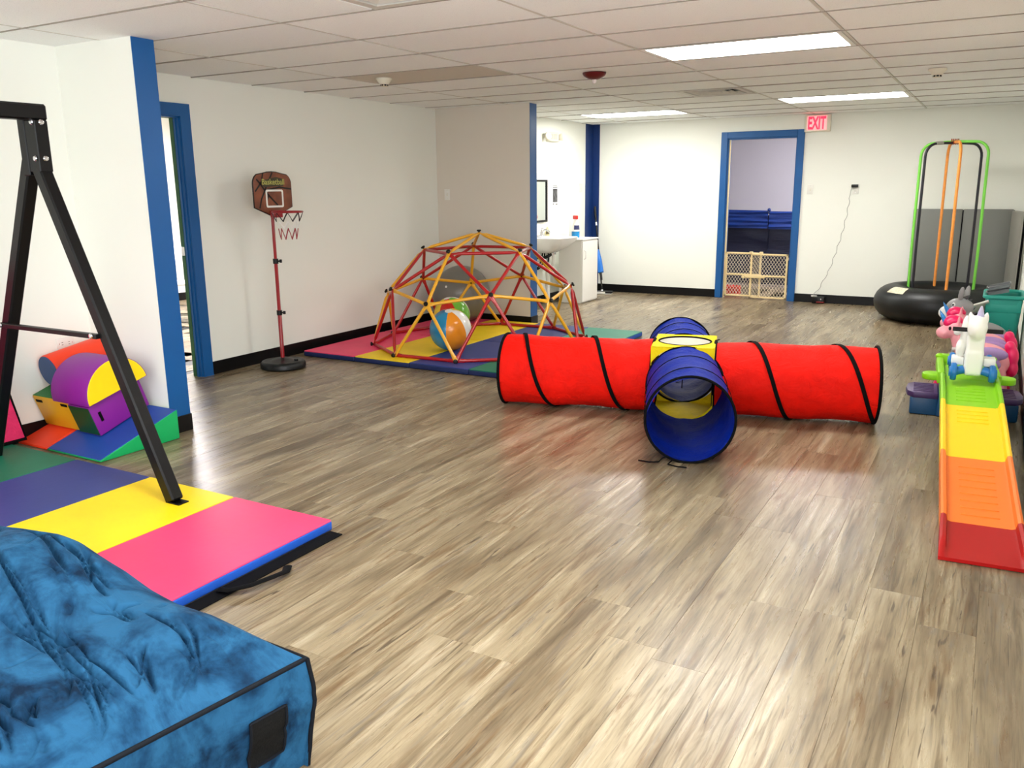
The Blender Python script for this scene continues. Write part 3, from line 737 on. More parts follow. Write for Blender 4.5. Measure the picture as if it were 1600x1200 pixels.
# ------------------------------------------------------------------ basketball stand
def basketball_stand():
    t = thing('basketball_stand', 'toy basketball hoop on a thin red pole against the left wall', 'basketball hoop', (-5.11, 5.075, 0), 0)
    b = part('base', lathe([(0, 0), (.165, 0), (.185, .012), (.185, .045), (.170, .062), (.15, .066), (.13, .058), (.07, .078), (.035, .088), (0, .09)], 40), M['black_rubber'], t, smooth=45)
    part('filler_cap', cyl(.016, .06, .075, 14), M['black_plastic'], b, T(.10, .05, 0))
    part('pole', lathe([(0, .08), (.0165, .08), (.0165, .46), (.0145, .462), (.0145, .885), (.0125, .887), (.0125, 1.33), (0, 1.33)], 16), M['pole_red'], t, smooth=45)
    for z in (0.465, 0.888):
        c = part('collar', cyl(.022, z-.02, z+.02, 16), M['black_plastic'], t)
        part('knob', lathe([(0, 0), (.007, 0), (.007, .022), (.014, .024), (.014, .042), (0, .044)], 12), M['black_plastic'], c, T(.01, .0, z) @ RZ(35) @ RY(90))
    # board: face looks along +X
    out = [(-.205, -.095), (-.03, -.16), (.03, -.16), (.205, -.095), (.205, .085)]+arc(.125, .085, .08, 0, 62, 6)+[(.10, .165), (.05, .175), (0, .178), (-.05, .175), (-.10, .165)]+arc(-.125, .085, .08, 118, 180, 6)
    Mb = T(.02, .0, 1.415) @ Matrix(((0, 0, 1, 0), (1, 0, 0, 0), (0, 1, 0, 0), (0, 0, 0, 1)))
    tb = NT('board_ball_print'); v = tb.coord('Object', (1, 1, 1)); n = tb.noise(v, 9, 3)
    tb.l(tb.ramp(n, [(.3, lin((92, 42, 20))), (.7, lin((134, 70, 38)))]), tb.b.inputs['Base Color']); tb.set(Roughness=.4)
    bd = part('backboard', prism(out, -.008, .008, .003, 1), tb.m, t, Mb)
    part('board_edge', tube([tuple(Mb @ Vector((x, y, 0))) for x, y in out], .0065, 6, True), M['black_plastic'], bd)
    def line(pts, w):
        g = G()
        for q0, q1 in zip(pts[:-1], pts[1:]):
            d = Vector((q1[0]-q0[0], q1[1]-q0[1])).normalized(); nn = Vector((-d.y, d.x))*w/2
            a0 = Vector(q0)-d*w*.2; a1 = Vector(q1)+d*w*.2
            g.add(prism([tuple(a0-nn), tuple(a1-nn), tuple(a1+nn), tuple(a0+nn)], .0079, .0089))
        return g.V, g.F
    for pts in ([(-.19, .03), (-.12, .10), (-.10, .165)], [(-.17, .12), (-.13, .085), (-.09, .035), (-.13, -.03), (-.155, -.10)], [(-.09, .035), (.0, .05), (.07, .06), (.2, .045)], [(0, .172), (-.05, .10), (-.09, .035)],
                [(-.085, .03), (-.03, -.02), (.04, -.08)], [(-.05, .0), (-.075, -.05), (-.085, -.09)], [(-.04, -.13), (-.02, -.155)]):
        part('printed_seam', line(pts, .013), M['black_plastic'], bd, Mb, 0)
    g = G().add(prism([(-.105, .062), (.115, .070), (.118, .125), (.04, .140), (-.10, .115)], .0089, .0092)); part('lettering_shadow', (g.V, g.F), mat('lettering_shadow', (52, 46, 26), .5), bd, Mb, 0)
    part('lettering', text_geo('Basketball', .062, .0006, .0008), mat('lettering_yellow_green', (170, 168, 84), .5), bd, Mb @ T(0.005, .100, .0100), 0)
    fr = []; a = rrect(.190, .140, .016, 4); c = rrect(.160, .110, .008, 4); n = len(a); V = [(x, y, z) for z in (.0088, .0115) for x, y in a]+[(x, y, z) for z in (.0088, .0115) for x, y in c]
    for i in range(n):
        j = (i+1) % n; fr += [(i, j, n+j, n+i), (2*n+i, 3*n+i, 3*n+j, 2*n+j), (n+i, n+j, 3*n+j, 3*n+i), (i, 2*n+i, 2*n+j, j)]
    part('target_square', (V, fr), M['white_plastic'], bd, Mb @ T(.01, -.028, 0), 0)
    # rim and net
    rx, rz = .165, 1.283; rim = part('rim', torus(.118, .0075, 36, 10), M['pole_red'], t, T(rx, 0.0, rz))
    part('rim_bracket', rbox(.03, .065, -.055, .055, rz-.045, rz+.012, .005, 1), M['pole_red'], rim)
    def strands(name, z0, z1, r0, r1, n, m, th):
        g = G()
        for i in range(n):
            for s in (-1, 1):
                pts = []
                for k in range(5):
                    f = k/4; an = 2*pi*(i+s*f*.5)/n; r = r0+(r1-r0)*f; pts.append((rx+r*cos(an), r*sin(an), z0+(z1-z0)*f))
                g.add(tube(pts, th, 5))
        g.obj(name, m, rim)
    strands('net_top', rz-.006, rz-.075, .118, .095, 8, M['black_plastic'], .0028)
    strands('net_middle', rz-.075, rz-.13, .095, .075, 8, M['white_fabric'], .0022)
    strands('net_bottom', rz-.13, rz-.215, .075, .064, 8, M['pole_red'], .0035)
basketball_stand()
# ------------------------------------------------------------------ swing frame
def swing_frame():
    t = thing('swing_frame', 'black steel A-frame swing stand on the folding mat', 'swing frame', (0, 0, 0))
    y = 2.43; w = .062
    part('top_beam', bar((-3.885, 2.47, 1.81), (-3.885, -0.6, 1.81), .072, .072), M['black_metal'], t, smooth=30)
    for yy, fr in ((y, 1), (-.55, 1)):
        part('head_bracket', rbox(-3.975, -3.925, yy-.035, yy+.035, 1.53, 1.79, .004, 1), M['black_metal'], t)
        part('head_bracket', rbox(-3.925, -3.845, yy-.032, yy+.032, 1.545, 1.775, .004, 1), M['black_metal'], t)
        l1 = part('leg', bar((-3.905, yy, 1.60), (-3.195, yy, .055), w, w), M['black_metal'], t)
        l2 = part('leg', bar((-3.955, yy, 1.60), (-4.66, yy, .055), w, w), M['black_metal'], t)
        part('foot_plate', rbox(-3.225, -3.135, yy-.03, yy+.03, .050, .056, .002, 1), M['black_metal'], l1)
        part('foot_plate', rbox(-4.72, -4.63, yy-.03, yy+.03, .050, .056, .002, 1), M['black_metal'], l2)
        part('cross_bar', bar((-4.36, yy-.034, .803), (-3.565, yy-.034, .803), .030, .022), M['black_metal'], t)
        for x, z in ((-3.86, 1.765), (-3.865, 1.605), (-4.325, .805), (-3.60, .805)):
            part('bolt', lathe([(0, 0), (.011, 0), (.0135, .003), (.010, .008), (0, .010)], 12), M['chrome'], t, T(x, yy-.034 if z > 1 else yy-.047, z) @ RX(90))
        for x in (-3.86, -3.865):
            part('bolt', lathe([(0, 0), (.011, 0), (.0135, .003), (.010, .008), (0, .010)], 12), M['chrome'], t, T(-3.844, yy, 1.765 if x == -3.86 else 1.605) @ RY(90))
swing_frame()

def pink_panel():
    t = thing('pop_up_panel', 'pink fabric pop-up panel edged in black behind the swing leg', 'play panel', (-4.79, 2.45, 0.052), 0)
    prof = [(-.75, 0), (.235, 0), (.155, .44), (.09, .66), (.02, .83), (-.08, .95), (-.28, 1.02), (-.50, .95), (-.65, .70)]
    Mx = RY(-3) @ Matrix(((0, 0, 1, 0), (1, 0, 0, 0), (0, 1, 0, 0), (0, 0, 0, 1)))
    p = part('fabric', prism([(x*.985, z*.985+.006) for x, z in prof], -.008, .008, .003, 1), M['nylon_pink'], t, Mx)
    part('edging', tube([tuple(Mx @ Vector((x, max(z, .013), 0))) for x, z in prof], .013, 8, True), M['black_fabric'], t)
    part('strap_loop', tube([(.012, .105, .60), (.02, .17, .585), (.03, .205, .55), (.03, .20, .525), (.02, .16, .49)], .012, 8, flat=(.3, 1)), M['black_fabric'], t)
pink_panel()

# ------------------------------------------------------------------ foam blocks by the stub wall
def foam_blocks():
    al = math.degrees(math.atan2(.175, .53))
    # wedge pair: low edge at y 2.72, high edge at y 3.25
    def wedge(x0, x1, top, side, label):
        t = thing('foam_wedge', label, 'foam block', ((x0+x1)/2, 2.985, 0)); h = (x1-x0)/2-.002
        prof = [(-.265, 0.002), (.265, 0.002), (.265, .180), (-.265, .012)]
        Mx = Matrix(((0, 0, 1, 0), (1, 0, 0, 0), (0, 1, 0, 0), (0, 0, 0, 1)))
        part('side', prism(prof, -h, h, .005, 2), M['foam_'+side], t, Mx)
        q = part('top_sheet', prism([(-.262, .010), (.262, .176), (.262, .1815), (-.262, .0155)], -h+.004, h-.004, .002, 1), M['foam_'+top], t, Mx); q['label'] = top+' sloping top'
    wedge(-4.655, -4.165, 'blue', 'green', 'foam wedge with blue slope and green side beside the blue wall end')
    wedge(-4.938, -4.659, 'red', 'red', 'red foam wedge under the yellow and green foam block')
    def slope_m(x, s): # point s along the slope from the low edge, tilted frame
        return T(x, 2.72, .014) @ RX(al) @ T(0, s, 0)
    def block(label, x, s0, s1, half, h, side, topm, end, slots):
        t = thing('foam_block', label, 'foam block', (0, 0, 0)); t.matrix_world = slope_m(x, 0)
        b = part('body', rbox(-half, half, s0, s1, .004, h, .006, 2), M['foam_'+side], t)
        if topm: part('top_sheet', rbox(-half+.004, half-.004, s0+.004, s1-.004, h-.002, h+.003, .002, 1), M['foam_'+topm], t)
        if end: part('end_sheet', rbox(-half+.004, half-.004, s0-.003, s0+.002, .010, h-.006, .002, 1), M['foam_'+end], t)
        for q in slots: part('hook_patch', rbox(*q, .001, 1), M['black_fabric'], t)
        return t
    block('foam block with yellow front and green top on the red wedge', -4.765, .195, .50, .172, .205, 'gold', 'midgreen', None,
          [(-.150, -.090, .192, .196, .165, .182), (.090, .150, .192, .196, .165, .182)])
    block('purple foam block with dark green end on the blue wedge', -4.490, .185, .545, .096, .195, 'purple', None, 'dkgreen',
          [(.095, .099, .225, .243, .08, .14), (.095, .099, .485, .503, .08, .14)])
    # half cylinder, axis along X, resting on both blocks
    t = thing('foam_half_cylinder', 'purple half-round foam piece with a yellow end on top of the blocks', 'foam block'); t.matrix_world = T(-4.500, 2.72, .014) @ RX(al-3) @ T(0, .352, .230)
    Mx = Matrix(((0, 0, 1, 0), (1, 0, 0, 0), (0, 1, 0, 0), (0, 0, 0, 1)))
    half = [(.205*x, .195*y) for x, y in arc(0, 0, 1, 0, 180, 28)]
    part('body', prism(half, -.165, .165, .005, 2), M['foam_purple'], t, Mx)
    part('end_sheet', prism([(x*.965, y*.965+.004) for x, y in half], .1635, .1685, .002, 1), M['foam_yellow'], t, Mx)
    # red roll, axis along Y, at the back
    t = thing('foam_roll', 'red foam cylinder with blue end lying behind the half-round piece', 'foam block'); t.matrix_world = T(-4.838, 2.905, .415) @ RX(10) @ RZ(-2)
    My = Matrix(((1, 0, 0, 0), (0, 0, 1, 0), (0, -1, 0, 0), (0, 0, 0, 1)))
    part('body', bevelled(cyl(.098, .0, .36, 40), .006, 2), M['foam_red'], t, My)
    part('end_sheet', bevelled(cyl(.093, -.004, .002, 40), .002, 1), M['foam_slate'], t, My)
foam_blocks()

# ------------------------------------------------------------------ blue velvet crash pad
def crash_pad():
    import numpy as np
    t = thing('crash_pad', 'large wrinkled blue velvet crash pad with black piping in the foreground', 'crash pad', (0, 0, 0))
    c00, c10, c11, c01 = [np.array(q) for q in ((-3.25, .10), (-1.62, .12), (-1.405, 1.400), (-3.25, 1.415))]
    rnd = random.Random(11)
    bundles = [([(-2.339, 1.125), (-2.178, 1.102), (-1.9, 1.034), (-1.727, 1.002), (-1.556, 0.976), (-1.50, 0.96)], 7, .045), ([(-1.994, 0.997), (-1.875, 1.003), (-1.727, 1.002), (-1.55, 0.945), (-1.50, 0.904)], 5, .04),
        ([(-1.90, .83), (-1.759, 0.81), (-1.654, 0.802), (-1.56, 0.77)], 5, .04), ([(-2.545, 1.237), (-2.43, 1.246), (-2.274, 1.255), (-2.084, 1.218), (-1.906, 1.189)], 5, .035), ([(-2.161, 1.278), (-2.02, 1.231), (-1.882, 1.182)], 4, .04),
        ([(-1.789, 1.245), (-1.61, 1.215), (-1.50, 1.162), (-1.46, 1.16)], 5, .04), ([(-1.867, 1.171), (-1.818, 1.20), (-1.672, 1.182)], 3, .03), ([(-1.70, 1.12), (-1.60, 1.09), (-1.50, 1.058)], 3, .03), ([(-1.57, 1.21), (-1.53, 1.133), (-1.50, 1.071)], 3, .02),
        ([(-1.72, .91), (-1.64, .84)], 2, .015), ([(-1.62, .86), (-1.56, .80)], 2, .02), ([(-2.6, .95), (-2.2, .93), (-1.95, .87)], 5, .05), ([(-2.4, .70), (-2.0, .68), (-1.7, .60)], 6, .05), ([(-2.9, 1.15), (-2.6, 1.10)], 4, .04), ([(-2.9, .5), (-2.3, .45), (-1.75, .38)], 6, .06)]
    lines = []
    for pts, cnt, spread in bundles:
        for q in range(cnt+1):
            o0, o1 = (q/max(1, cnt)*2-1)*spread*1.1+rnd.uniform(-.006, .006), rnd.uniform(-spread, spread)*1.5; a, b = sorted((rnd.uniform(-.05, .5), rnd.uniform(.45, 1.05))); b = max(b, a+.25); w = rnd.uniform(.0045, .0080); dep = rnd.uniform(.018, .034)
            L = []
            for k in range(17):
                h = k/16; f = min(1, max(0, a+(b-a)*h))*(len(pts)-1); i = min(int(f), len(pts)-2); g = f-i
                x = pts[i][0]*(1-g)+pts[i+1][0]*g; y = pts[i][1]*(1-g)+pts[i+1][1]*g
                wob = .008*noise.noise(Vector((x*6+o0*50, y*6, cnt*1.7+q)))
                L.append((x+wob*.3, y+(o0*(1-h)+o1*h)*(.55+.9*abs(h-.45))+wob))
            lines.append((L, w, dep))
    for q in range(70):      # short stray creases
        x, y = rnd.uniform(-2.7, -1.5), rnd.uniform(.35, 1.3); an = rnd.gauss(-.35, .6); ln = rnd.uniform(.04, .13)
        lines.append(([(x+cos(an)*ln*k/16, y+sin(an)*ln*k/16+.01*sin(k*.3)) for k in range(17)], rnd.uniform(.004, .006), rnd.uniform(.005, .012)))
    def zr(x): return np.interp(x, [-3.3, -2.45, -2.14, -2.0, -1.92, -1.82, -1.66, -1.52, -1.44, -1.38], [.50, .535, .560, .520, .475, .445, .445, .415, .385, .35])
    nu, nv, nz = 460, 340, 18
    U, Vv = np.meshgrid(np.linspace(0, 1, nu+1), np.linspace(0, 1, nv+1))
    P = sum(c[None, None, :]*w[..., None] for c, w in ((c00, (1-U)*(1-Vv)), (c10, U*(1-Vv)), (c11, U*Vv), (c01, (1-U)*Vv)))
    X, Y = P[..., 0], P[..., 1]
    dfar = (1-Vv)*1.28; dnear = Vv*1.28; dr = (1-U)*1.7; dl = U*1.7
    d = np.minimum(np.minimum(dfar, dnear), np.minimum(dr*.62, dl))
    seam = .325-.020*U**2
    lump = np.array([[.035*noise.noise(Vector((X[j, i]*2.0+3, Y[j, i]*2.2, .4))) + .011*noise.noise(Vector((X[j, i]*6, Y[j, i]*8, 4.4))) for i in range(0, nu+1, 5)] for j in range(0, nv+1, 5)])
    li = np.empty((lump.shape[0], nu+1)); gx = np.arange(0, nu+1, 5)
    for j in range(lump.shape[0]): li[j] = np.interp(np.arange(nu+1), gx, lump[j])
    lump2 = np.empty((nv+1, nu+1)); gy = np.arange(0, nv+1, 5)
    for i in range(nu+1): lump2[:, i] = np.interp(np.arange(nv+1), gy, li[:, i])
    Zt = seam+(zr(X)-seam)*(1-np.exp(-d*13)) + lump2*np.clip((d-.02)*8, 0, 1)
    cre = np.zeros_like(Zt)
    for (L, w, dep) in lines:
        A = np.array(L); mg = .03
        m = (X > A[:, 0].min()-mg) & (X < A[:, 0].max()+mg) & (Y > A[:, 1].min()-mg) & (Y < A[:, 1].max()+mg)
        if not m.any(): continue
        x, y = X[m], Y[m]; best = np.full(x.shape, 9.0); par = np.zeros(x.shape)
        for k in range(len(L)-1):
            ax, ay = L[k]; vx, vy = L[k+1][0]-ax, L[k+1][1]-ay; q = np.clip(((x-ax)*vx+(y-ay)*vy)/(vx*vx+vy*vy+1e-9), 0, 1)
            r = np.hypot(x-ax-q*vx, y-ay-q*vy); c = r < best; best = np.where(c, r, best); par = np.where(c, (k+q)/(len(L)-1), par)
        fade = np.clip(np.minimum(par, 1-par)*4, 0, 1)
        v = dep*fade*np.exp(-np.abs(best/w)**1.6); cre[m] = np.maximum(cre[m], v)
    cre = np.clip(cre, -.008, .036)
    Zt = Zt-cre*np.clip(d*12, 0, 1)
    V = [(X[j, i], Y[j, i], Zt[j, i]) for j in range(nv+1) for i in range(nu+1)]; F = []
    for j in range(nv):
        for i in range(nu): a = j*(nu+1)+i; F.append((a, a+1, a+nu+2, a+nu+1))
    ring = [(i, 0) for i in range(nu)]+[(nu, j) for j in range(nv)]+[(nu-i, nv) for i in range(nu)]+[(0, nv-j) for j in range(nv)]
    cen = Vector((-2.3, .8)); rows = []
    for (i, j) in ring:
        q = Vector((X[j, i], Y[j, i], Zt[j, i])); p2 = Vector((q.x, q.y))
        ex = min(1, min(j, nv-j)/14) if i in (0, nu) else 0; ey = min(1, min(i, nu-i)/14) if j in (0, nv) else 0
        out = Vector(((1 if i == nu else -1 if i == 0 else 0)*(.6+.4*ex), (1 if j == nv else -1 if j == 0 else 0)*(.6+.4*ey))); out.normalize()
        col = []
        for k in range(1, nz+1):
            f = k/nz; z = q.z*(1-f)+.003*f; s = sin(pi*f)
            cr = abs(noise.noise(Vector((q.x*5, q.y*3, z*13)))); bul = s*(.014+.016*noise.noise(Vector((q.x*4, q.y*4, z*6)))-.008*max(0, .16-cr)/.16)
            x, y = p2+out*(bul-.016*f); col.append((x, y, z))
        rows.append(col)
    b = len(V); n = len(ring); topi = lambda r: ring[r % n][1]*(nu+1)+ring[r % n][0]
    for col in rows: V += col
    for i in range(n):
        i2 = (i+1) % n; F.append((topi(i), topi(i2), b+i2*nz, b+i*nz))
        for k in range(nz-1): F.append((b+i*nz+k, b+i2*nz+k, b+i2*nz+k+1, b+i*nz+k+1))
    F.append(tuple(b+i*nz+nz-1 for i in range(n)))
    body = part('cover', (V, F), M['velvet'], t, smooth=80)
    part('piping', tube([tuple(Vector(V[topi(r)])+Vector((0, 0, .001))) for r in range(0, n, 4)], .0062, 8, True), M['piping'], t, smooth=60)
    part('corner_piping', tube([tuple(Vector(q)+Vector((.002, .002, 0))) for q in [V[topi(nu+nv)]]+rows[nu+nv]], .006, 8), M['piping'], t, smooth=60)
    va, vb, K0, K1 = int(nv*.862), int(nv*.940), 4, 12; V2 = []; F2 = []
    for j in range(va, vb+1):
        for k in range(K0, K1+1):
            x, y, z = rows[nu+j][k]; V2.append((x+.004, y, z))
    w = K1-K0+1; m = vb-va+1
    for j in range(m-1):
        for k in range(w-1): F2.append((j*w+k, (j+1)*w+k, (j+1)*w+k+1, j*w+k+1))
    nb = len(V2); V2 += [(x-.006, y, z) for x, y, z in V2]; F2 += [tuple(nb+i for i in reversed(f)) for f in F2]
    bd = [j*w for j in range(m)]+[(m-1)*w+k for k in range(1, w)]+[j*w+w-1 for j in range(m-2, -1, -1)]+[k for k in range(w-2, 0, -1)]
    for i in range(len(bd)): a, c = bd[i], bd[(i+1) % len(bd)]; F2.append((a, c, nb+c, nb+a))
    part('mesh_vent', (V2, F2), mat('black_mesh_fabric', (3, 4, 5), .7, spec=.2, bump=.5, bscale=160), body, smooth=50)
    part('vent_binding', tube([V2[i] for i in bd], .004, 6, True), M['piping'], body)
crash_pad()
# ------------------------------------------------------------------ ride-on coaster track by the right wall
M['p_green'] = mat('track_lime', (134, 198, 18), 0.5, spec=.3); M['p_yellow'] = mat('track_yellow', (250, 206, 10), 0.5, spec=.3)
M['p_orange'] = mat('track_orange', (240, 122, 36), 0.5, spec=.3); M['p_red'] = mat('track_red', (168, 10, 8), 0.5, spec=.25)
M['p_blue'] = mat('track_base_blue', (18, 74, 118), 0.42); M['p_purple'] = mat('step_purple', (70, 44, 96), 0.45)
M['w_blue'] = mat('wheel_blue', (24, 112, 184), 0.4); M['u_white'] = mat('unicorn_white', (240, 240, 234), 0.35); M['lilac'] = mat('horn_lilac', (206, 198, 232), 0.35)
def coaster():
    t = thing('coaster_track', 'ride-on ramp in lime, yellow, orange and red with blue steps', 'toy ramp', (0.083, 3.535, 0), 4.13)
    zs = [(0, .014), (.14, .030), (.32, .052), (.60, .090), (.98, .146), (1.30, .205), (1.62, .258), (1.86, .292), (2.05, .306), (2.70, .308)]
    def Z(s):
        for (a, za), (b, zb) in zip(zs[:-1], zs[1:]):
            if s <= b: f = (s-a)/(b-a); return za+(zb-za)*f
        return zs[-1][1]
    def Zs(s): return sum(Z(min(2.7, max(0, s+d))) for d in (-.09, -.045, 0, .045, .09))/5
    W = .148
    sec = [(-W-.006, -.05), (-W-.006, .030), (-W+.004, .036), (-W+.016, .030), (-W+.022, .004), (-W+.034, 0), (W-.034, 0), (W-.022, .004), (W-.016, .030), (W-.004, .036), (W+.006, .030), (W+.006, -.05), (W-.008, -.05), (W-.010, -.014), (-W+.010, -.014), (-W+.008, -.05)]
    def section(name, s0, s1, m, ribs, flare=0):
        n = max(4, int((s1-s0)/.05)); k = len(sec); V = []; F = []
        for i in range(n+1):
            s = s0+(s1-s0)*i/n; z = Zs(s); fl = 1+flare*(1-i/n)
            for x, dz in sec:
                lip = 1.0
                if flare and s < .12: lip = s/.12
                V.append((x*fl, s, max(.002, z+(dz*lip if dz > 0 else dz))))
        for i in range(n):
            for j in range(k): F.append((i*k+j, i*k+(j+1) % k, (i+1)*k+(j+1) % k, (i+1)*k+j))
        F.append(tuple(range(k-1, -1, -1))); F.append(tuple(n*k+j for j in range(k)))
        o = part(name, (V, F), m, t, smooth=40); o['label'] = name.split('_')[0]+' length of the track'
        g = G()
        for s in ribs:
            z = Zs(s); a = math.degrees(math.atan2(Zs(s+.03)-Zs(s-.03), .06))
            g.add(rbox(-.075, .075, -.005, .005, -.004, .0035, .002, 1), T(0, s, z) @ RX(a))
        if ribs: g.obj('tread_ribs', m, o, 40)
    section('red_section', 0, .318, M['p_red'], [], .05)
    section('orange_section', .320, .978, M['p_orange'], [.40+.068*i for i in range(8)])
    section('yellow_section', .980, 1.618, M['p_yellow'], [1.40+.05*i for i in range(4)])
    section('lime_section', 1.620, 2.10, M['p_green'], [1.70+.05*i for i in range(5)])
    # platform with rounded ears
    half = rrect(.30, .56, .05, 5, 0, 2.38)
    g = G().add(prism(half, .270, .308, .006, 2))
    for s in (-1, 1):
        g.add(prism(rrect(.135, .13, .055, 6, s*.185, 2.18), .282, .318, .008, 2))
        g.add(rbox(s*.150-.02, s*.150+.02, 2.10, 2.66, .27, .342, .008, 2))
        g.add(sphere(.028, .028, .02, 14, 8), T(s*.15, 2.62, .345))
    g.add(rbox(-.15, .15, 2.60, 2.66, .27, .36, .012, 2))
    g.obj('platform', M['p_green'], t, 40)
    g = G().add(prism([(-.150, 0.002), (.150, 0.002), (.135, .275), (-.135, .275)], 2.34, 2.68, .01, 2), Matrix(((1, 0, 0, 0), (0, 0, 1, 0), (0, 1, 0, 0), (0, 0, 0, 1))))
    g.obj('base', M['p_blue'], t, 40)
    for s in (-1, 1):
        st = part('step_base', rbox(min(s*.14, s*.305), max(s*.14, s*.305), 2.36, 2.66, 0.002, .115, .012, 2), M['p_blue'], t)
        poly = [(s*.145, 2.35), (s*.29, 2.35), (s*.325, 2.40), (s*.335, 2.50), (s*.325, 2.62), (s*.29, 2.67), (s*.145, 2.67)]
        if s < 0: poly = poly[::-1]
        tr = part('tread', prism(poly, .112, .150, .008, 2), M['p_purple'], st)
        g = G()
        for k in range(6): g.add(rbox(s*.23-.06, s*.23+.06, 2.395+.045*k, 2.403+.045*k, .149, .154, .001, 1))
        g.obj('grip_ribs', M['p_purple'], tr, 0)
coaster()
def unicorn_car():
    t = thing('unicorn_car', 'white unicorn ride-on car with blue wheels on top of the ramp', 'ride-on toy', (-.058, 5.62, .320), 4)
    # faces the viewer (-Y): tall flat-fronted chest and head
    bd = blob([(rbox(-.062, .062, -.10, .06, .03, .19, .02, 2), None), (rbox(-.058, .058, -.095, -.01, .10, .30, .02, 2), None), (sphere(.066, .085, .075, 20, 12), T(0, -.075, .315)), (rbox(-.05, .05, -.14, -.05, .265, .335, .02, 2), None),
               (rbox(-.06, .06, .02, .34, .06, .155, .03, 2), None), (sphere(.062, .06, .07, 16, 10), T(0, .33, .15)), (lathe([(0, 0), (.024, 0), (.018, .03), (0, .062)], 12), T(-.046, -.06, .355) @ RY(-8)), (lathe([(0, 0), (.024, 0), (.018, .03), (0, .062)], 12), T(.046, -.06, .355) @ RY(8))], .008, 3)
    part('body', bd, M['u_white'], t, S(.80, 1, 1), 60)
    part('mane', blob([(sphere(.028, .03, .12, 14, 10), T(-.055, -.01, .26)), (sphere(.026, .028, .06, 14, 10), T(-.075, -.03, .18))], .008, 4), M['u_white'], t, smooth=60)
    part('horn', lathe([(0, 0), (.020, 0), (.019, .02), (.011, .055), (.004, .075), (0, .077)], 14), M['lilac'], t, T(.008, -.075, .372) @ RX(18))
    part('handlebar', tube([(-.125, -.03, .295), (-.06, -.035, .295), (.06, -.035, .292), (.135, -.03, .290)], .013, 10), M['black_plastic'], t)
    for s in (-1, 1):
        part('foot_rest', rbox(min(s*.05, s*.115), max(s*.05, s*.115), -.06, .02, .085, .135, .008, 2), M['u_white'], t)
        for y in (-.095, .25):
            w = part('wheel', lathe([(0, -.016), (.046, -.016), (.052, -.008), (.052, .008), (.046, .016), (0, .018)], 24), M['w_blue'], t, T(s*.100, y, .052) @ RY(90*s))
            part('hub', lathe([(0, .012), (.03, .016), (.028, .024), (0, .026)], 18), M['w_blue'], w, T(s*.100, y, .052) @ RY(90*s))
        part('axle_arm', tube([(s*.05, -.08, .065), (s*.09, -.09, .055)], .026, 12), M['w_blue'], t)
unicorn_car()

# ------------------------------------------------------------------ inflatable hopper animals
M['h_pink'] = mat('hopper_pink', (240, 160, 170), 0.34); M['h_hot'] = mat('hopper_hot_pink', (232, 24, 96), 0.34); M['h_lilac'] = mat('hopper_lilac', (168, 136, 192), 0.34)
M['h_blue'] = mat('hopper_glitter_blue', (38, 128, 200), 0.3, var=.35, vscale=70); M['h_grey'] = mat('hopper_grey', (146, 146, 146), 0.4); M['h_white'] = mat('hopper_white', (232, 232, 230), 0.4); M['h_dark'] = mat('hopper_dark_grey', (70, 70, 74), 0.45)
def pony(label, loc, rz):
    t = thing('hopper_unicorn', label, 'hopper toy', loc, rz, 'pink unicorn hoppers')
    leg = lambda x, y, x2, y2: (tube([(x, y, .22), (x2, y2, .07)], [.06, .045], 12), None)
    part('body', blob([(sphere(.20, .125, .125, 24, 14), T(.02, 0, .26)), (tube([(-.10, 0, .30), (-.155, 0, .38), (-.175, 0, .45)], [.075, .062, .06], 14), None), (sphere(.085, .062, .066, 18, 12), T(-.205, 0, .468)),
        (sphere(.062, .052, .046, 16, 10), T(-.272, 0, .438)), leg(-.10, .06, -.19, .085), leg(-.10, -.06, -.19, -.085), leg(.12, .06, .17, .085), leg(.12, -.06, .17, -.085),
        (sphere(.016, .012, .034, 10, 8), T(-.175, .045, .535)), (sphere(.016, .012, .034, 10, 8), T(-.175, -.045, .535))], .010, 6), M['h_pink'], t, smooth=60)
    for x, y in ((-.195, .088), (-.195, -.088), (.175, .088), (.175, -.088)):
        part('hoof', lathe([(0, 0), (.05, 0), (.060, .02), (.057, .07), (.047, .085), (0, .088)], 18), M['h_hot'], t, T(x, y, .0))
    for s in (-1, 1): part('front_loop', tube(bez((-.13, s*.095, .15), (-.23, s*.12, .20), (-.29, s*.12, .12), (-.29, s*.10, .04), 10), [.026]*11, 10), M['h_hot'], t, smooth=60)
    part('mane', blob([(sphere(.07, .05, .035, 14, 10), T(-.205, 0, .528) @ RY(10)), (sphere(.045, .055, .04, 14, 10), T(-.245, .0, .512)), (sphere(.038, .05, .085, 14, 10), T(-.115, 0, .43) @ RY(18)), (sphere(.035, .045, .07, 14, 10), T(-.085, 0, .37))], .009, 4), M['h_hot'], t, smooth=60)
    part('horn', lathe([(0, 0), (.020, 0), (.013, .05), (0, .095)], 14), M['h_blue'], t, T(-.272, 0, .515) @ RY(-32))
    for s in (-1, 1):
        part('wing', blob([(sphere(.115, .022, .045, 16, 10), T(.08, s*.125, .335) @ RY(4)), (sphere(.095, .026, .040, 16, 10), T(.06, s*.13, .275) @ RY(14))], .008, 4), M['h_lilac'], t, smooth=60)
        part('eye', sphere(.010, .006, .014, 12, 8), M['black_plastic'], t, T(-.232, s*.060, .478))
        part('cheek_patch', sphere(.026, .008, .022, 12, 8), M['h_white'], t, T(-.178, s*.060, .455))
    part('tail', blob([(sphere(.05, .05, .075, 16, 10), T(.215, 0, .30)), (sphere(.045, .05, .06, 16, 10), T(.225, 0, .22)), (sphere(.04, .042, .04, 14, 10), T(.195, 0, .37))], .010, 5), M['h_hot'], t, smooth=60)
    part('saddle_collar', torus(.062, .012, 20, 8), M['h_white'], t, T(-.14, 0, .355) @ RY(-25))
    return t
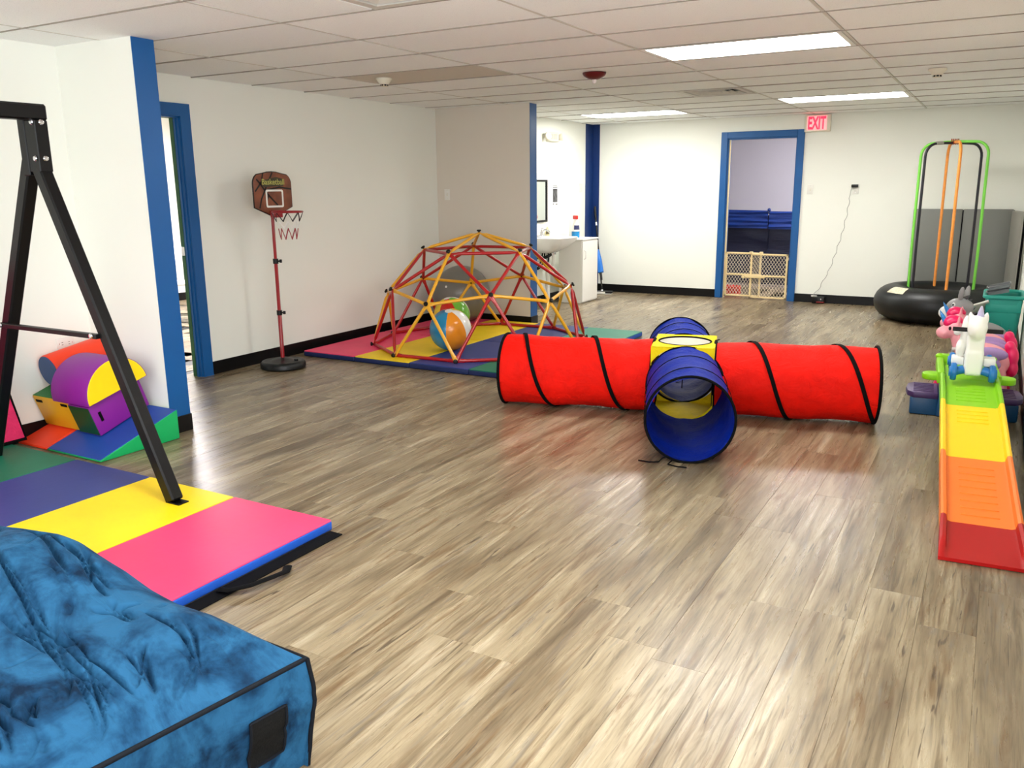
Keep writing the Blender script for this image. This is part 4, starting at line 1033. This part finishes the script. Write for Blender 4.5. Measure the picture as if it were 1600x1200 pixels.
pn = pony('pink unicorn hopper with lilac wings directly behind the white unicorn car', (-.026, 6.56, 0), 0)
pn.scale = (.87, 1, 1)
copy_thing(pn, (-.030, 7.02, 0), -2, 'pink unicorn hopper with lilac wings, farther one, next to the grey donkey')
def donkey():
    t = thing('hopper_donkey', 'grey donkey hopper with white muzzle in front of the black inner tube', 'hopper toy', (-.10, 7.62, .0), 0)
    t.scale = (1.08, 1.1, 1.06)
    leg = lambda x, y: (tube([(x, y, .20), (x*1.25, y*1.3, .035)], [.055, .05], 12), None)
    part('body', blob([(sphere(.185, .12, .12, 24, 14), T(.05, 0, .24)), (tube([(-.05, 0, .28), (-.09, 0, .40)], [.075, .07], 14), None), (sphere(.095, .066, .075, 18, 12), T(-.105, 0, .455)), leg(-.07, .07), leg(-.07, -.07), leg(.14, .07), leg(.14, -.07)], .010, 6), M['h_grey'], t, smooth=60)
    part('muzzle', blob([(sphere(.062, .056, .052, 16, 10), T(-.185, 0, .415) @ RY(-20))], .009, 4), M['h_white'], t, smooth=60)
    part('noseband', tube([(-.150+.012*cos(a), .062*sin(a), .425+.066*cos(a)) for a in [2*pi*i/24 for i in range(24)]], .014, 8, True), M['h_blue'], t, smooth=60)
    for s in (-1, 1):
        e = part('ear', blob([(sphere(.020, .016, .062, 14, 10), None)], .006, 3), M['h_grey'], t, T(-.085+.018*s, s*.038, .560) @ RX(-14*s) @ RY(6), 60)
        part('eye', sphere(.012, .008, .016, 12, 8), M['h_white'], t, T(-.145, s*.060, .482)); part('pupil', sphere(.006, .006, .009, 10, 6), M['black_plastic'], t, T(-.149, s*.066, .482))
    for k in range(7): part('mane_tuft', lathe([(0, 0), (.016, 0), (.010, .02), (0, .042)], 10), M['h_dark'], t, T(-.075+.014*k, 0, .528-.030*k) @ RY(52))
    part('tail', tube(bez((.22, 0, .30), (.27, 0, .28), (.27, 0, .20), (.26, 0, .14)), [.016]*12+[.024], 10), M['h_dark'], t, smooth=60)
donkey()

# ------------------------------------------------------------------ teal bin with boards and trays
M['teal'] = mat('bin_teal', (38, 158, 142), 0.4); M['tray'] = mat('grey_tray', (112, 114, 116), 0.35)
def teal_bin():
    t = thing('storage_bin', 'teal plastic bin holding a white board and grey trays by the right wall', 'storage bin', (.09, 8.15, 0), 0)
    def shell(z0, z1, a0, b0, a1, b1, th):
        V = []; F = []; rings = []
        for a, b, z in ((a0, b0, z0), (a1, b1, z1), (a1-th, b1-th, z1), (a0-th, b0-th, z0+th)):
            rings.append([(x, y, z) for x, y in rrect(2*a, 2*b, .04, 5)])
        n = len(rings[0])
        for r in rings: V += r
        for i in range(3):
            for j in range(n): F.append((i*n+j, i*n+(j+1) % n, (i+1)*n+(j+1) % n, (i+1)*n+j))
        F.append(tuple(range(n-1, -1, -1))); F.append(tuple(3*n+j for j in range(n))); return V, F
    part('tub', shell(.002, .54, .105, .21, .135, .25, .006), M['teal'], t)
    part('rim', tube([(x, y, .545) for x, y in rrect(.28, .51, .05, 6)], .016, 10, True), M['teal'], t)
    part('front_band', rbox(-.128, .128, -.246, -.228, .42, .53, .008, 2), M['teal'], t)
    for x in (-.06, .0, .06): part('rib', rbox(x-.004, x+.004, -.236, -.215, .06, .42, .003, 1), M['teal'], t)
    for k in range(2):
        tr = thing('tray', ['upper grey plastic tray sticking out of the teal bin', 'lower grey plastic tray sticking out of the teal bin'][k], 'tray', (.055, 8.12+.02*k, .600-.045*k), 0, 'grey trays in the bin')
        part('floor', rbox(-.085, .07, -.06, .09, 0, .004, .001, 1), M['tray'], tr, RY(-14)); part('rim', tube([(x, y, .026) for x, y in rrect(.17, .17, .03, 4, -.007, .015)], .005, 6, True), M['tray'], tr, RY(-14))
        for y in (-.068, .098): part('wall', rbox(-.085, .07, y-.002, y+.002, 0, .027, .001, 1), M['tray'], tr, RY(-14))
    b = G().add(rbox(-.22, .10, -.008, .008, -.09, .09, .004, 1)).obj('white_board', M['white_plastic'], None, 30)
    b.location = (-.095, 7.96, .440); b.rotation_euler = (radians(62), radians(-22), 0); tag(b, 'white board sloping against the front of the teal bin', 'board')
    part('board_edge', tube([(-.22, .0, .09), (.10, .0, .09)], .009, 8), M['white_plastic'], b)
teal_bin()

# ------------------------------------------------------------------ inner tube jumper and grey mat
M['a_green'] = mat('arch_lime', (120, 206, 70), 0.45); M['a_black'] = mat('arch_black', (16, 13, 26), 0.45); M['a_orange'] = mat('arch_orange', (240, 150, 62), 0.5, var=.08, vscale=30)
def jumper():
    t = thing('inner_tube_jumper', 'big black inner tube jumper with green, black and orange arches', 'jumper', (-.50, 10.27, 0), 0)
    V, F = torus(.455, .20, 64, 24, .185)
    V = [(x, y, max(.002, z+.190)) for x, y, z in V]
    tb = part('inner_tube', (V, F), M['black_rubber'], t, smooth=60)
    part('trampoline_deck', lathe([(0, .12), (.30, .12), (.30, .135), (0, .135)], 40), M['black_fabric'], t)
    a0 = radians(236); V2 = []; F2 = []; n = 10
    for i in range(n+1):
        a = radians(216+22*i/n)
        for b in (42, 58, 74):
            br = radians(b+180-180) ; r = .455+.203*cos(pi-br+0) if False else .455+.2025*cos(br); V2.append((r*cos(a), r*sin(a), .190+.1885*sin(br)))
    for i in range(n):
        for k in range(2): F2.append((i*3+k, (i+1)*3+k, (i+1)*3+k+1, i*3+k+1))
    lb = part('sticker', (V2, F2), mat('torn_sticker', (214, 204, 176), .5, var=.25, vscale=40), tb)
    for ang, m, r, top, w in ((163, 'a_green', .335, 1.870, .0145), (43, 'a_black', .345, 1.858, .0135), (103, 'a_orange', .335, 1.865, .015)):
        c, s = cos(radians(ang)), sin(radians(ang)); rc = .13
        prof = [(-r*1.0, .20), (-r-.005, .8), (-r, top-rc)]+[(-r+rc-rc*cos(radians(q)), top-rc+rc*sin(radians(q))) for q in (15, 30, 45, 60, 75, 90)]
        prof = prof+[(0, top+.008)]+[(-x, z) for x, z in reversed(prof)]
        part('arch', tube([(x*c, x*s, z) for x, z in prof], w, 10), M[m], t, smooth=60)
    g = G()
    for k in range(5): g.add(torus(.026, .006, 14, 6), T(-.03+.016*k, -.01+.005*k, 1.876) @ RY(80))
    g.obj('lashing', mat('rust_lashing', (150, 60, 30), .7), t, 60)
    part('tape_patch', cyl(.0185, -.04, .04, 12), M['grey_vinyl_lt'], t, T(-.19*cos(radians(43))*1.0, -.19*sin(radians(43)), 1.862) @ RZ(43) @ RY(88))
jumper()
def grey_mat():
    t = thing('wall_mat', 'grey folding mat standing in the back right corner', 'gym mat', (0, 0, 0))
    part('panel', rbox(-.895, -.385, 11.035, 11.095, .003, 1.165, .012, 2), M['grey_vinyl'], t)
    part('panel', rbox(-.380, .118, 11.030, 11.090, .003, 1.165, .012, 2), M['grey_vinyl'], t)
    part('panel', rbox(-.0, .46, -.03, .03, .003, 1.150, .012, 2), M['grey_vinyl_lt'], t, T(.125, 11.02, 0) @ RZ(-78))
    for x in (-.3825, .121): part('seam', rbox(x-.004, x+.004, 11.026, 11.05, .01, 1.155, .001, 1), M['black_fabric'], t)
    part('hook_edge', rbox(.456, .463, -.012, .012, .02, 1.12, .002, 1), M['black_fabric'], t, T(.125, 11.02, 0) @ RZ(-78))
grey_mat()
# ------------------------------------------------------------------ sink corner
def sink_corner():
    xw = -5.03
    t = thing('wash_basin', 'white wall-hung wash basin beside the partition', 'sink', (xw, 9.45, 0))
    # basin body: rim outline shrinking to a bowl
    def ring(x0, x1, hy, z, r): return [(x, y, z) for x, y in rrect(x1-x0, 2*hy, r, 6, (x0+x1)/2, 0)]
    rings = [ring(.03, .25, .12, .66, .06), ring(.02, .36, .19, .72, .08), ring(.004, .45, .245, .80, .06), ring(.004, .47, .26, .845, .05), ring(.012, .462, .252, .853, .05), ring(.09, .44, .225, .848, .07), ring(.11, .41, .19, .77, .08), ring(.18, .33, .09, .735, .04)]
    n = len(rings[0]); V = sum(rings, []); F = [tuple(range(n-1, -1, -1)), tuple((len(rings)-1)*n+j for j in range(n))]
    for i in range(len(rings)-1):
        for j in range(n): F.append((i*n+j, i*n+(j+1) % n, (i+1)*n+(j+1) % n, (i+1)*n+j))
    part('bowl', (V, F), M['porcelain'], t, smooth=50)
    part('splash_back', rbox(.002, .035, -.25, .25, .84, .90, .012, 2), M['porcelain'], t)
    f = part('faucet', G().add(rbox(.045, .095, -.075, .075, .853, .873, .008, 2)).add(cyl(.018, .87, .925, 16), T(.07, 0, 0)).add(tube(bez((.07, 0, .91), (.11, 0, .94), (.16, 0, .945), (.19, 0, .905)), .012, 10)).V and (lambda g: (g.V, g.F))(G().add(rbox(.045, .095, -.075, .075, .853, .873, .008, 2)).add(cyl(.018, .87, .925, 16), T(.07, 0, 0)).add(tube(bez((.07, 0, .91), (.11, 0, .94), (.16, 0, .945), (.19, 0, .905)), .012, 10))), M['chrome'], t)
    part('lever', tube([(.07, 0, .925), (.075, 0, .95), (.13, 0.01, .975)], [.012, .010, .006], 10), M['chrome'], f)
    part('waste_pipe', tube([(.24, 0, .735), (.24, 0, .55), (.23, 0, .51), (.19, 0, .49), (.15, 0, .51), (.13, 0, .53), (.02, 0, .54)], .020, 12), M['white_plastic'], t, smooth=60)
    part('tail_nut', cyl(.032, .64, .70, 12), M['chrome'], t, T(.24, 0, 0))
    for k, (y, b) in enumerate(((-.12, .10), (-.05, .14), (.10, .12))):
        part('supply_hose', tube(bez((.03, y, .45), (.14, y-.05, .46), (.10+b*.3, y+.04, .62), (.12, y*.4, .70)), .010, 8), M['black_plastic'], t, smooth=60)
    part('trap_wrap', tube(bez((.05, -.15, .62), (.12, -.12, .58), (.2, -.06, .60), (.22, .02, .66)), .020, 10), M['black_plastic'], t, smooth=60)
    part('standpipe', cyl(.028, .003, .66, 16), M['white_plastic'], t, T(.10, .12, 0))
    # cabinet
    c = thing('cabinet', 'narrow white cabinet between the wash basin and the blue corner', 'cabinet', (-4.70, 9.99, 0))
    part('carcass', rbox(-.165, .150, -.235, .235, .003, .795, .004, 1), M['white_plastic'], c)
    part('top', rbox(-.175, .172, -.245, .245, .796, .814, .004, 1), M['white_plastic'], c)
    d = part('door', rbox(.151, .167, -.230, .230, .02, .785, .004, 1), M['white_plastic'], c)
    part('handle', tube([(.168, -.19, .56), (.19, -.19, .57), (.19, -.19, .66), (.168, -.19, .67)], .005, 8), M['white_metal'], d)
    # things on the cabinet and basin
    s = thing('spray_bottle', 'spray bottle with red trigger and blue liquid on the cabinet', 'bottle', (-4.715, 9.93, .814), -30)
    s.scale = (1.25, 1.25, 1.45)
    part('bottle', lathe([(0, 0), (.036, 0), (.040, .008), (.040, .07), (.034, .115), (.016, .145), (.014, .165), (0, .165)], 20), M['white_plastic'], s, smooth=45)
    part('liquid_band', lathe([(.0405, .006), (.0412, .01), (.0412, .055), (.0405, .06)], 20), mat('blue_cleaner', (24, 126, 186), .25), s, smooth=45)
    part('printed_label', lathe([(.0402, .075), (.0400, .078), (.036, .11), (.0355, .112)], 20, -60, 90), mat('label_navy', (44, 48, 96), .4), s)
    h = part('trigger_head', G().add(rbox(-.035, .03, -.013, .013, .165, .195, .006, 2)).V and rbox(-.040, .03, -.013, .013, .163, .197, .008, 2), mat('trigger_red', (212, 40, 34), .35), s)
    part('trigger', tube([(-.02, 0, .165), (-.035, 0, .145), (-.03, 0, .125)], [.008, .007, .005], 8), M['white_plastic'], h)
    p = thing('paper_towel_roll', 'white paper towel roll standing behind the spray bottle', 'paper roll', (-4.815, 10.08, .814))
    part('roll', lathe([(.02, .0), (.058, 0), (.060, .003), (.060, .222), (.058, .225), (.02, .225), (.02, 0)], 28), M['white_fabric'], p, smooth=45); part('core', lathe([(.018, 0), (.0205, 0), (.0205, .226), (.018, .226), (.018, 0)], 18), M['tan'], p)
    q = thing('soap_bottle', 'small pale soap pump bottle on the back of the basin', 'bottle', (-4.962, 9.62, .856))
    part('bottle', lathe([(0, 0), (.026, 0), (.028, .006), (.028, .07), (.020, .09), (.010, .095), (.010, .11), (0, .11)], 18), mat('soap_pale_yellow', (226, 214, 160), .3), q, smooth=45)
    part('pump', tube([(0, 0, .11), (0, 0, .135), (.012, -.01, .140), (.032, -.02, .135)], .005, 8), M['white_plastic'], q)
    part('printed_label', lathe([(.0283, .02), (.0286, .022), (.0286, .06), (.0283, .062)], 18, -100, 40), mat('label_olive', (96, 84, 50), .5), q)
    # mirror, notice, switch, emergency light on the wall
    m = thing('wall_mirror', 'black framed mirror above the wash basin', 'mirror', (xw, 9.45, 1.285))
    g = G()
    for b in ((-.30, .272, .235, .26), (-.30, .272, -.26, -.235)): g.add(rbox(.001, .022, b[0], b[1], b[2], b[3], .003, 1))
    for b in ((-.30, -.275), (.247, .272)): g.add(rbox(.001, .022, b[0], b[1], -.26, .26, .003, 1))
    g.obj('frame', M['black_plastic'], m); part('glass', box(.003, .010, -.277, .249, -.237, .237), M['clear_mirror'], m, smooth=0)
    n = G().add(rbox(0, .003, -.085, .085, -.15, .15, .001, 1)).obj('wall_notice', M['white_fabric'], None, 0); n.location = (xw+.001, 9.96, 1.36); tag(n, 'white notice with a dark photo beside the mirror', 'notice')
    part('printed_photo', box(.003, .0036, -.062, .066, -.095, .075), mat('notice_photo', (70, 70, 72), .6, var=.8, vscale=22), n, smooth=0)
    for z0, z1, y0, y1 in ((.11, .118, -.06, .06), (.088, .100, -.062, .066), (-.125, -.113, -.062, -.03), (-.128, -.116, .02, .066)): part('printed_line', box(.003, .0036, y0, y1, z0, z1), M['dark_gap'], n, smooth=0)
    e = thing('emergency_light', 'twin-lamp emergency light high on the wall above the mirror', 'emergency light', (xw, 9.86, 2.07))
    hs = part('housing', rbox(0, .055, -.15, .11, -.055, .055, .014, 3), M['cream_plastic'], e)
    for k in range(6): part('slot', rbox(.0545, .057, -.11+.03*k, -.098+.03*k, -.035, .035, .001, 1), mat('slot_grey', (150, 148, 138), .5), hs)
    for y in (.165, -.20): part('lamp_head', lathe([(0, -.03), (.03, -.03), (.046, 0), (.048, .02), (.044, .024), (0, .022)], 22), M['cream_plastic'], e, T(.05, y, .0) @ RZ(20 if y > 0 else -20) @ RY(80), 45)
    def plate(name, label, M0, toggles, cat='light switch'):
        o = thing(name, label, cat); o.matrix_world = M0
        pl = part('plate', rbox(-.036, .036, -.058, .058, 0, .006, .003, 2), M['white_plastic'], o)
        if toggles == 'switch': part('toggle', rbox(-.005, .005, -.004, .012, .006, .016, .002, 1), M['white_plastic'], o); part('slot', rbox(-.008, .008, -.016, .016, .0058, .0068, .001, 1), M['cream_plastic'], o)
        else:
            for y in (-.022, .022):
                s_ = part('socket', prism(rrect(.034, .028, .010, 4, 0, y), .0055, .0075), M['white_plastic'], o)
                for x in (-.007, .007): part('slot', box(x-.0015, x+.0015, y-.004, y+.006, .0074, .0078), M['black_plastic'], s_, smooth=0)
        for y in (-.042, .042): part('screw', cyl(.003, .0055, .0068, 8), M['chrome'], o, T(0, y, 0))
    FX = Matrix(((0, 0, 1, 0), (1, 0, 0, 0), (0, 1, 0, 0), (0, 0, 0, 1)))       # plate facing +X
    FY = Matrix(((1, 0, 0, 0), (0, 0, -1, 0), (0, 1, 0, 0), (0, 0, 0, 1)))      # plate facing -Y
    plate('light_switch', 'light switch on the white wall next to the dark blue corner', T(xw, 10.74, 1.44) @ FX, 'switch')
    plate('light_switch', 'light switch on the beige partition above the dome', T(-5.30, 7.89, 1.386) @ FY, 'switch')
    plate('light_switch', 'light switch right of the gated doorway', T(-2.088, 11.13, 1.395) @ FY, 'switch')
    plate('wall_outlet', 'wall outlet with a black plug on the back wall', T(-1.560, 11.13, 1.395) @ FY, 'outlet', 'outlet')
    plate('wall_outlet', 'white wall outlet just above the red foam roll', T(-4.95, 3.10, .545) @ FX @ RZ(90), 'outlet', 'outlet')
    plate('wall_outlet', 'small white wall plate inside the room through the left door', T(-9.6, 7.86, .48) @ FX, 'outlet', 'outlet')
    # floor sweeper leaning in the blue corner
    w = thing('floor_sweeper', 'floor mop with black pole and blue bottle leaning in the blue corner', 'mop', (0, 0, 0))
    hd = part('head', prism(rrect(.30, .12, .02, 4), .012, .040, .006, 2), M['black_plastic'], w, T(-4.73, 10.82, 0) @ RZ(12)); part('pad', prism(rrect(.29, .11, .02, 4), .002, .014), M['white_fabric'], hd, T(-4.73, 10.82, 0) @ RZ(12), 0)
    part('printed_patch', rbox(-.07, .06, -.063, -.055, .006, .036, .001, 1), M['white_plastic'], hd, T(-4.73, 10.82, 0) @ RZ(12))
    a, b = Vector((-4.73, 10.83, .04)), Vector((-4.965, 11.08, 1.16))
    part('pole', tube([a, b], .011, 12), M['black_plastic'], w); part('joint', sphere(.022, n=14, k=8), M['chrome'], w, T(*a))
    d = (b-a); part('grip', tube([a+d*.86, a+d*1.02], .016, 12), M['black_plastic'], w); part('white_band', tube([a+d*.79, a+d*.83], .0135, 12), M['white_plastic'], w)
    part('spray_bottle', blob([(tube([a+d*.22+Vector((.02, -.03, 0)), a+d*.38+Vector((.012, -.03, 0)), a+d*.50+Vector((0, -.012, 0))], [.042, .036, .016], 14), None)], .008, 3), mat('mop_blue', (22, 112, 206), .3), w, smooth=60)
    part('nozzle', tube([a+d*.22+Vector((.02, -.04, 0)), a+d*.14+Vector((.04, -.06, 0))], [.02, .010], 10), M['black_plastic'], w)
sink_corner()

# ------------------------------------------------------------------ gate doorway and what shows beyond
def baby_gate():
    t = thing('baby_gate', 'tan plastic baby gate with diamond mesh across the back doorway', 'gate', (-2.707, 11.160, 0))
    def frame(x0, x1, z0, z1, y, nm):
        f = G()
        for b in ((x0, x1, z1-.022, z1), (x0, x1, z0, z0+.022), (x0, x1, (z0+z1)/2-.011, (z0+z1)/2+.011), (x0, x0+.024, z0, z1), (x1-.024, x1, z0, z1)): f.add(rbox(b[0], b[1], y-.011, y+.011, b[2], b[3], .003, 1))
        fr = f.obj(nm, M['tan'], t)
        for za, zb in ((z0+.02, (z0+z1)/2-.01), ((z0+z1)/2+.01, z1-.02)):
            g = G(); cw, ch, r = .040, .058, .0026; xa, xb = x0+.022, x1-.022
            n = int((xb-xa)/cw)+int((zb-za)/ch*1)+4
            for s in (1, -1):
                for k in range(-n, n+n):
                    # line x = xa + k*cw + s*(z-za)*cw/ch clipped to the pane
                    p = []
                    za2, zb2 = za, zb
                    xs = lambda z: xa+k*cw+s*(z-za)*cw/ch
                    lo, hi = za, zb
                    for lim, sign in ((xa, 1), (xb, -1)):
                        zc = za+(lim-xa-k*cw)*ch/(s*cw)
                        if sign*s > 0: lo = max(lo, zc)
                        else: hi = min(hi, zc)
                    if hi-lo > .004: g.add(tube([(xs(lo), y+.002*s, lo), (xs(hi), y+.002*s, hi)], r, 4))
            m = g.obj('mesh_pane', M['gate_mesh'], fr, 0); m['kind'] = 'stuff'
    frame(-.405, .065, .025, .600, .012, 'left_leaf')
    frame(-.070, .405, .015, .590, -.012, 'right_leaf')
    part('latch_bar', rbox(-.17, .13, -.045, -.024, .275, .305, .004, 1), M['tan'], t)
    part('latch_knob', lathe([(0, 0), (.018, 0), (.020, .01), (.014, .022), (0, .024)], 16), M['tan'], t, T(-.14, -.045, .288) @ RX(90))
    for x, z in ((-.409, .54), (-.409, .10), (.409, .53), (.409, .09)): part('bumper', lathe([(0, -.006), (.018, -.006), (.020, 0), (.018, .006), (0, .006)], 14), M['gate_mesh'], t, T(x, 0, z) @ RY(90))
    for x in (-.07, .06): part('guide', rbox(x-.02, x+.02, -.026, .026, .585, .612, .004, 1), M['tan'], t)
baby_gate()
M['drape_dark'] = mat('navy_cloth', (8, 16, 48), 0.5, bump=0.35, bscale=9, bdist=0.03, stretch=(0.6, 1, 3))
def drapes():
    def sheet(name, label, x0, x1, z0, z1, y, seed, dz, mk='drape'):
        nx, nz = 36, 40; V = []; F = []
        for yy in (0, .012):
            for j in range(nz+1):
                for i in range(nx+1):
                    x = x0+(x1-x0)*i/nx; f = j/nz; z = z0+(z1+dz*(i/nx)-z0)*f
                    sag = .010*sin(f*26+2.2*noise.noise(Vector((x*2, f*3, seed))))*(.3+.7*max(0, noise.noise(Vector((x*1.5, f*2.2, seed+5)))+.4))
                    fold = 0.0
                    V.append((x, y+yy+sag+fold+.02*noise.noise(Vector((x*3, f*4, seed+9))), z))
        o = (nx+1)*(nz+1)
        for j in range(nz):
            for i in range(nx): a = j*(nx+1)+i; F += [(a, a+1, a+nx+2, a+nx+1), (o+a, o+a+nx+1, o+a+nx+2, o+a+1)]
        bd = [i for i in range(nx+1)]+[j*(nx+1)+nx for j in range(1, nz+1)]+[nz*(nx+1)+i for i in range(nx-1, -1, -1)]+[j*(nx+1) for j in range(nz-1, 0, -1)]
        for i in range(len(bd)): a, b = bd[i], bd[(i+1) % len(bd)]; F.append((a, b, o+b, o+a))
        ob = G().add((V, F)).obj(name, M[mk], None, 60); tag(ob, label, 'drape')
    sheet('blue_drape', 'blue satin drape beyond the gate, left of its centre seam', -3.95, -2.915, .845, 1.115, 12.56, 3, -.02)
    sheet('blue_drape', 'blue satin drape beyond the gate, right of its centre seam', -2.90, -2.05, .835, 1.085, 12.56, 8, .0)
    sheet('navy_drape', 'dark navy cloth hanging below the blue satin, left of the seam', -3.95, -2.915, .03, 1.05, 12.64, 13, -.02, 'drape_dark')
    sheet('navy_drape', 'dark navy cloth hanging below the blue satin, right of the seam', -2.925, -2.05, .03, 1.03, 12.665, 18, .0, 'drape_dark')
    r = thing('drape_rail', 'rail with a round blue end holding up the satin drapes', 'rail', (0, 12.60, 0))
    part('bar', tube([(-3.97, 0, 1.08), (-2.03, 0, 1.055)], .012, 10), M['drape'], r); part('finial', sphere(.025, n=14, k=8), M['drape'], r, T(-2.905, -.03, 1.105))
    for x in (-3.96, -2.04): part('post', cyl(.014, .002, 1.07, 12), M['black_metal'], r, T(x, 0, 0)); part('foot', cyl(.09, .002, .02, 20), M['black_metal'], r, T(x, 0, 0))
    b = thing('toy_block', 'red toy block on the floor behind the gate', 'toy', (-3.10, 11.55, 0))
    part('block', rbox(-.11, .10, -.06, .06, .002, .115, .012, 2), mat('toy_red', (224, 36, 24), .35), b)
    for x in (-.06, 0, .06): part('stud', cyl(.018, .115, .128, 14), b.children[0].data.materials[0], b, T(x, 0, 0))
drapes()
def side_chair():
    t = thing('folding_chair', 'white folding chair in the room through the left door', 'chair', (-8.00, 6.47, 0), 40)
    part('seat', rbox(-.21, .21, -.20, .20, .425, .455, .015, 2), M['white_plastic'], t)
    part('backrest', rbox(-.20, .20, .235, .255, .62, .85, .012, 2), M['white_plastic'], t, RX(-4))
    for s in (-1, 1):
        part('leg', tube([(s*.20, -.20, .002), (s*.20, .12, .50), (s*.20, .24, .86)], .012, 10), M['grey_vinyl_lt'], t); part('leg', tube([(s*.18, .24, .002), (s*.18, -.10, .43)], .012, 10), M['grey_vinyl_lt'], t)
    for y, z in ((-.15, .09), (.20, .06)): part('stretcher', tube([(-.19, y, z), (.19, y, z)], .009, 8), M['grey_vinyl_lt'], t)
side_chair()

# ------------------------------------------------------------------ exit sign, detectors, charger
def exit_sign():
    t = thing('exit_sign', 'glowing red EXIT sign on the back wall under the ceiling', 'exit sign', (-2.045, 11.13, 2.175))
    part('housing', rbox(-.150, .150, -.055, -.001, -.100, .100, .008, 2), M['cream_plastic'], t)
    part('face', rbox(-.122, .108, -.058, -.054, -.082, .088, .003, 1), M['exit_face'], t)
    FYm = Matrix(((1, 0, 0, 0), (0, 0, -1, 0), (0, 1, 0, 0), (0, 0, 0, 1)))
    g = text_geo('EXIT', .200, .002, .006)
    xs = [v[0] for v in g[0]]; w = max(xs)-min(xs); zs = [v[1] for v in g[0]]; h = max(zs)-min(zs)
    part('letters', g, M['exit_red'], t, T(-.006, -.0595, .003) @ FYm @ S(.205/w, .150/h, 1) @ T(-(max(xs)+min(xs))/2, -(max(zs)+min(zs))/2, 0), 0)
exit_sign()
def detector(loc, label, r=.058):
    t = thing('smoke_detector', label, 'smoke detector', loc, 0, 'smoke detectors')
    part('base', lathe([(0, -.012), (r*1.1, -.012), (r*1.1, 0), (0, 0)], 28), M['cream_plastic'], t)
    part('cover', lathe([(r, -.012), (r*.9, -.022), (r*.62, -.042), (r*.5, -.046)], 28), M['cream_plastic'], t, smooth=50)
    part('sensor_cap', lathe([(0, -.062), (r*.42, -.062), (r*.5, -.056), (r*.5, -.044), (0, -.044)], 24), M['cream_plastic'], t)
    for k in range(8): part('slot', rbox(r*.48, r*.515, -.009, .009, -.059, -.047, .001, 1), M['black_plastic'], t, RZ(45*k+10))
detector((-4.255, 5.50, CZ), 'cream smoke detector on the stained ceiling tile above the dome')
detector((-.525, 7.36, CZ), 'cream smoke detector near the right end of the ceiling')
def alarm():
    t = thing('ceiling_alarm', 'dark red round fire alarm on the ceiling', 'alarm', (-2.765, 6.13, CZ))
    part('dome', lathe([(.088, 0), (.090, -.006), (.080, -.022), (.045, -.045), (.022, -.050), (0, -.050)], 32), M['dkred'], t, smooth=50)
    part('lens', lathe([(.018, -.048), (.016, -.066), (.009, -.076), (0, -.078)], 18), mat('clear_lens', (214, 204, 200), .15), t, smooth=50)
alarm()
def charger():
    t = thing('plug_adapter', 'black plug adapter in the outlet with a thin wavy cord down to the floor', 'power adapter', (0, 0, 0))
    part('plug', rbox(-1.605, -1.530, 11.068, 11.122, 1.415, 1.450, .006, 2), M['black_plastic'], t)
    key = [(-1.600, 1.430), (-1.615, 1.36), (-1.630, 1.134), (-1.665, .904), (-1.72, .671), (-1.785, .433), (-1.885, .206), (-1.945, .112), (-1.950, .085)]; pts = []
    for (a, b), (c, d) in zip(key[:-1], key[1:]):
        for k in range(6):
            f = k/6; z = b+(d-b)*f; pts.append((a+(c-a)*f+.010*sin(z*42)*(1 if z < 1.3 else 0), 11.112, z))
    part('cord', tube(pts, .0026, 6), mat('grey_cord', (150, 148, 142), .5), t, smooth=60)
    part('clip', rbox(-1.985, -1.915, 11.100, 11.121, .078, .092, .003, 1), M['white_plastic'], t)
    s = thing('small_speaker', 'small black and red device on the floor by the back baseboard', 'speaker', (-1.885, 11.06, 0))
    part('case', rbox(-.075, .075, -.04, .04, .002, .085, .012, 2), M['black_plastic'], s); part('red_trim', rbox(-.02, .076, -.042, -.036, .012, .03, .003, 1), mat('trim_red', (120, 20, 20), .4), s); part('button', cyl(.008, 0, .006, 12), M['chrome'], s, T(.035, -.039, .06) @ RX(90))
charger()
